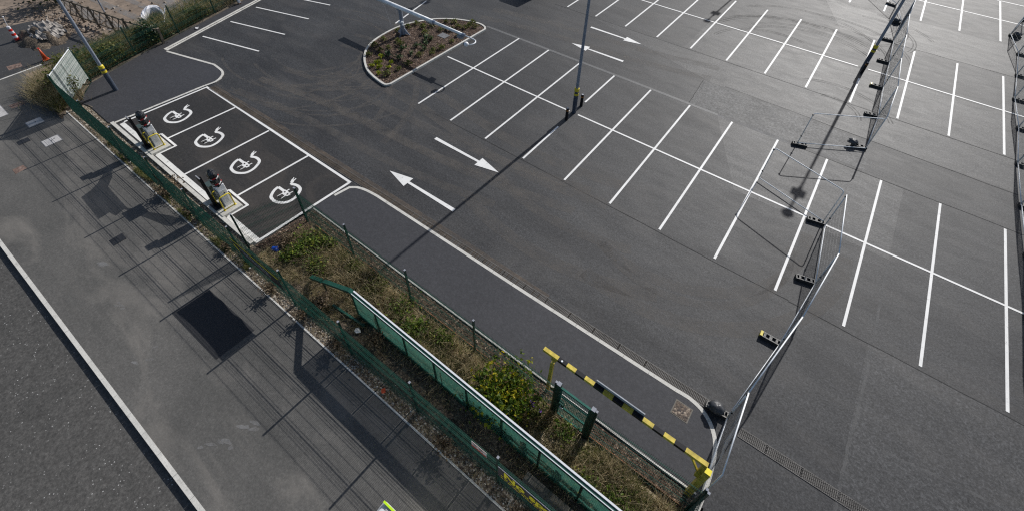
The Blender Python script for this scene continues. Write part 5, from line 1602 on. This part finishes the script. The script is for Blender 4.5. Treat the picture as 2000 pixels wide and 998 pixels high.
leaf_plant("climbing_vine", (-14.45, -15.98, 0.05), 0.5, 1.5, 120, 0.09, M['lolive'], "thin climbing weed against the lit face of the white sheet", "vine", stems=7, flat=0.2, seed=80)
dw = leaf_plant("dry_weed", (4.25, -16.55, 0.0), 0.33, 0.55, 200, 0.07, M['lbrown'], "dead weed leaning over the footway edging below the black banner", "weed", stems=16, flat=0.1, seed=81)
for x, y, l in ((6.05, -16.5, "dead weed in the gravel strip right of the black banner"), (7.9, -16.42, "dead weed by the fence post in front of the hoarding's start"), (12.85, -16.45, "dead weed in the gravel strip left of the small red and white sign"), (15.7, -16.5, "dead weed in the gravel below the yellow lettered banner"), (1.1, -16.45, "dead weed at the foot of the fence beside the last charging bay"), (-1.9, -16.45, "dead weed at the foot of the fence behind the nearer charging post")):
    dup(dw, (x, y, 0.0), label=l, rz=x * 2.1, scale=0.8 + 0.4 * ((x * 7.3) % 1))
rb = MB()
rr_ = random.Random(3)
for i in range(1500):
    x, y = (rr_.gauss(-24.6, 2.2), rr_.gauss(-13.6, 1.0)) if i % 2 else (rr_.uniform(-45, -18), rr_.uniform(-14, 8))
    if x > -16.2 - (y + 15) * 0.285 - 1.2:
        continue
    sz = rr_.uniform(0.03, 0.14)
    rb.ellipsoid((x, y, -0.19), (sz, sz * rr_.uniform(.6, 1), sz * rr_.uniform(.4, .8)), 6, 4, jitter=0.6, seed=i)
stuff("rubble", rb, M['clod'], "loose stones and clods scattered over the brown dirt field", "rubble")
# timber lattice fence and rail on the bank
t = thing("lattice_fence", (-26.0, -12.6, -0.15), "grey timber fence with a crossed lattice in front of the dirt field", "fence")
A0, A1 = Vector((-26.4, -12.55, 0)), Vector((-19.6, -11.2, 0))
pz = -0.18
for k in range(5):
    p_ = A0.lerp(A1, k / 4)
    MB().beam((p_.x, p_.y, pz), (p_.x, p_.y, 1.35), 0.11, 0.11).build("post", M['wooddk'], t)
mb = MB()
for z in (0.15, 1.22):
    mb.beam((A0.x, A0.y, z), (A1.x, A1.y, z), 0.05, 0.11)
mb.build("rail", M['wood'], t)
mb = MB()
for k in range(11):
    a = A0.lerp(A1, k / 11)
    b_ = A0.lerp(A1, (k + 1.4) / 11 if k < 10 else 1)
    mb.beam((a.x, a.y - 0.04, 0.15), (b_.x, b_.y - 0.04, 1.2), 0.025, 0.045)
    mb.beam((a.x, a.y - 0.01, 1.2), (b_.x, b_.y - 0.01, 0.15), 0.025, 0.045)
mb.build("lattice", M['wooddk'], t)
t = thing("rail_fence", (-17.4, -10.25, -0.1), "single timber rail running from the lattice to a stout post among ivy", "fence")
MB().beam((-19.6, -11.2, 1.15), (-17.0, -10.35, 1.05), 0.05, 0.10).build("rail", M['wood'], t)
MB().beam((-17.25, -10.35, -0.15), (-17.05, -10.3, 1.15), 0.12, 0.14).build("post", M['wood'], t)
tag(MB().tube([(-23.7, -11.05, -0.2), (-23.7, -11.0, 2.6)], 0.05, 8).build("steel_post", M['pole'], loc=(-23.7, -11.0, -0.2)), "plain grey steel post standing by the lattice fence", "post")

# earth mound with plastic thrown over it
mb = MB()
vs, fs = [], []
for j in range(17):
    for i in range(17):
        u, v = i / 16 * 2 - 1, j / 16 * 2 - 1
        d = math.hypot(u, v)
        z = max(0, 1 - d) ** 0.8 * 0.7 + 0.3 * mnoise.noise(Vector((u * 3, v * 3, 2))) * (1 if d < 1 else 0)
        vs.append((-24.2 + u * 2.0, -14.7 + v * 1.35, -0.12 + z))
for j in range(16):
    for i in range(16):
        a = j * 17 + i
        fs.append((a, a + 1, a + 18, a + 17))
mb.add(vs, fs)
tag(mb.build("earth_mound", M['soil'], smooth=True, loc=(-24.2, -14.7, -0.12)), "heap of brown earth under crumpled white plastic by the side road", "mound")
mb = MB()
vs, fs = [], []
for j in range(23):
    for i in range(23):
        u, v = i / 22 * 2 - 1, j / 22 * 2 - 1
        d = math.hypot(u * 0.85 + 0.05, v * 0.8)
        z = max(0, 1 - d) ** 0.8 * 0.68
        z += 0.16 + 0.20 * mnoise.noise(Vector((u * 4, v * 4, 4))) + 0.13 * mnoise.noise(Vector((u * 10, v * 10, 8)))
        vs.append((-24.3 + u * 1.55, -14.45 + v * 0.95, -0.10 + z))
for j in range(22):
    for i in range(22):
        a = j * 23 + i
        if math.hypot(i - 11, j - 11) < 10.6 + 1.6 * mnoise.noise(Vector((i * .6, j * .6, 0))):
            fs.append((a, a + 1, a + 24, a + 23))
mb.add(vs, fs)
tag(mb.build("plastic_sheet", M['dirtpl'], loc=(-24.3, -14.45, 0)), "crumpled white plastic sheet thrown over the heap of earth", "plastic sheet")

# traffic cylinder, cone, bulk bag, marker post, litter
cx, cy = -24.95, -15.85
t = thing("traffic_cylinder", (cx, cy, -0.09), "red and white banded traffic cylinder leaning by the earth heap", "traffic cylinder")
MB().box((cx, cy, -0.06), (0.45, 0.45, 0.06)).build("base", M['black'], t)
z = -0.03
for i in range(6):
    MB().tube([(cx, cy, z), (cx, cy, z + 0.15)], [0.13 - i * 0.007, 0.123 - i * 0.007], 14).build("band", M['whpl'] if i % 2 else M['redpl'], t)
    z += 0.15
MB().tube([(cx, cy, z), (cx - 0.1, cy + 0.1, z + 0.55)], 0.015, 6).ellipsoid((cx - 0.1, cy + 0.1, z + 0.58), (0.05, 0.05, 0.05), 8, 6).build("lamp_stalk", M['whpl'], t)
cx, cy = -20.85, -15.62
t = thing("traffic_cone", (cx, cy, -0.05), "bright orange traffic cone half hidden in the weeds by the side road", "traffic cone")
MB().box((cx, cy, -0.03), (0.34, 0.34, 0.05)).build("base", M['orange'], t, bevel=0.015)
MB().tube([(cx, cy, 0), (cx, cy, 0.70)], [0.125, 0.035], 16).build("cone", M['orange'], t, smooth=True)
MB().tube([(cx, cy, 0.70), (cx, cy, 0.73)], 0.05, 12).build("tip", M['redpl'], t)
t = thing("bulk_bag", (-20.6, -9.2, -0.15), "slumped white woven bulk bag open at the top among the weeds", "bulk bag")
r = random.Random(77)
nu = 20
mb = MB()
vs, fs = [], []
for j, (z, rr) in enumerate(((0, 0.62), (0.25, 0.72), (0.5, 0.70), (0.72, 0.62), (0.80, 0.55), (0.74, 0.46), (0.45, 0.42))):
    for i in range(nu):
        a = 2 * math.pi * i / nu
        k = rr * (1 + 0.12 * math.sin(3 * a + 1) + r.uniform(-0.05, 0.05))
        vs.append((-20.6 + math.cos(a) * k * 1.15, -9.2 + math.sin(a) * k, -0.15 + z + (-0.36 * math.cos(a + 0.26) * (z / 0.8) - 0.1 * (j > 3)) + r.uniform(-0.03, 0.03)))
for j in range(6):
    for i in range(nu):
        fs.append((j * nu + i, j * nu + (i + 1) % nu, (j + 1) * nu + (i + 1) % nu, (j + 1) * nu + i))
mb.add(vs, fs)
mb.build("bag_wall", M['whpl'], t)
MB().ellipsoid((-20.6, -9.2, 0.12), (0.44, 0.40, 0.08), 16, 6, jitter=0.3).build("contents", M['soil'], t, smooth=True)
MB().tube([(-20.1, -8.7, 0.6), (-19.95, -8.6, 0.95), (-19.8, -8.75, 0.75)], 0.03, 6).build("strap", M['whpl'], t)
t = thing("marker_post", (-18.85, -4.2, 0.0), "white marker post with a rusty foot at the top border beside the bank kerb", "post")
MB().box((-18.85, -4.2, 0.65), (0.2, 0.16, 1.2)).build("post_body", M['whpl'], t, bevel=0.02)
MB().box((-18.85, -4.2, 0.06), (0.204, 0.164, 0.12)).build("foot", M['rust'], t)
t = thing("paint_tub", (2.65, -15.35, 0.02), "crushed blue plastic tub lying at the end of the weed bed", "tub")
MB().tube([(2.55, -15.40, 0.10), (2.74, -15.30, 0.12)], [0.10, 0.12], 14).build("tub_wall", M['blue'], t)
MB().tube([(2.74, -15.30, 0.12), (2.755, -15.292, 0.1215)], 0.128, 14).build("rim", M['blue'], t)
for i, (x, y, s, l) in enumerate(((2.95, -15.33, 0.09, "scrap of white paper beside the blue tub"), (-0.9, 0.6, 0.0, ""), (7.95, -15.6, 0.13, "pale scrap of wrapping in the shade at the hoarding's end"), (2.62, -16.45, 0.06, "white scrap of litter on the edging below the black banner"), (-17.55, -8.0, 0.14, "white scrap of litter at the path's edge near the bulk bag"),
                                  (-3.05, 4.2, 0.0, ""), (10.2, -16.45, 0.09, "orange and white crisp packet in the gravel strip"))):
    if s:
        mb = MB()
        vs = [(x + s * math.cos(k * 1.05) * r.uniform(.6, 1.2), y + s * math.sin(k * 1.05) * r.uniform(.6, 1.2), 0.05 + r.uniform(0, s * 0.6)) for k in range(6)] + [(x, y, 0.05 + s * 0.5)]
        mb.add(vs, [(k, (k + 1) % 6, 6) for k in range(6)])
        tag(mb.build("litter_scrap", M['orange'] if 'orange' in l else M['tapew'], loc=(x, y, 0.05)), l, "litter")
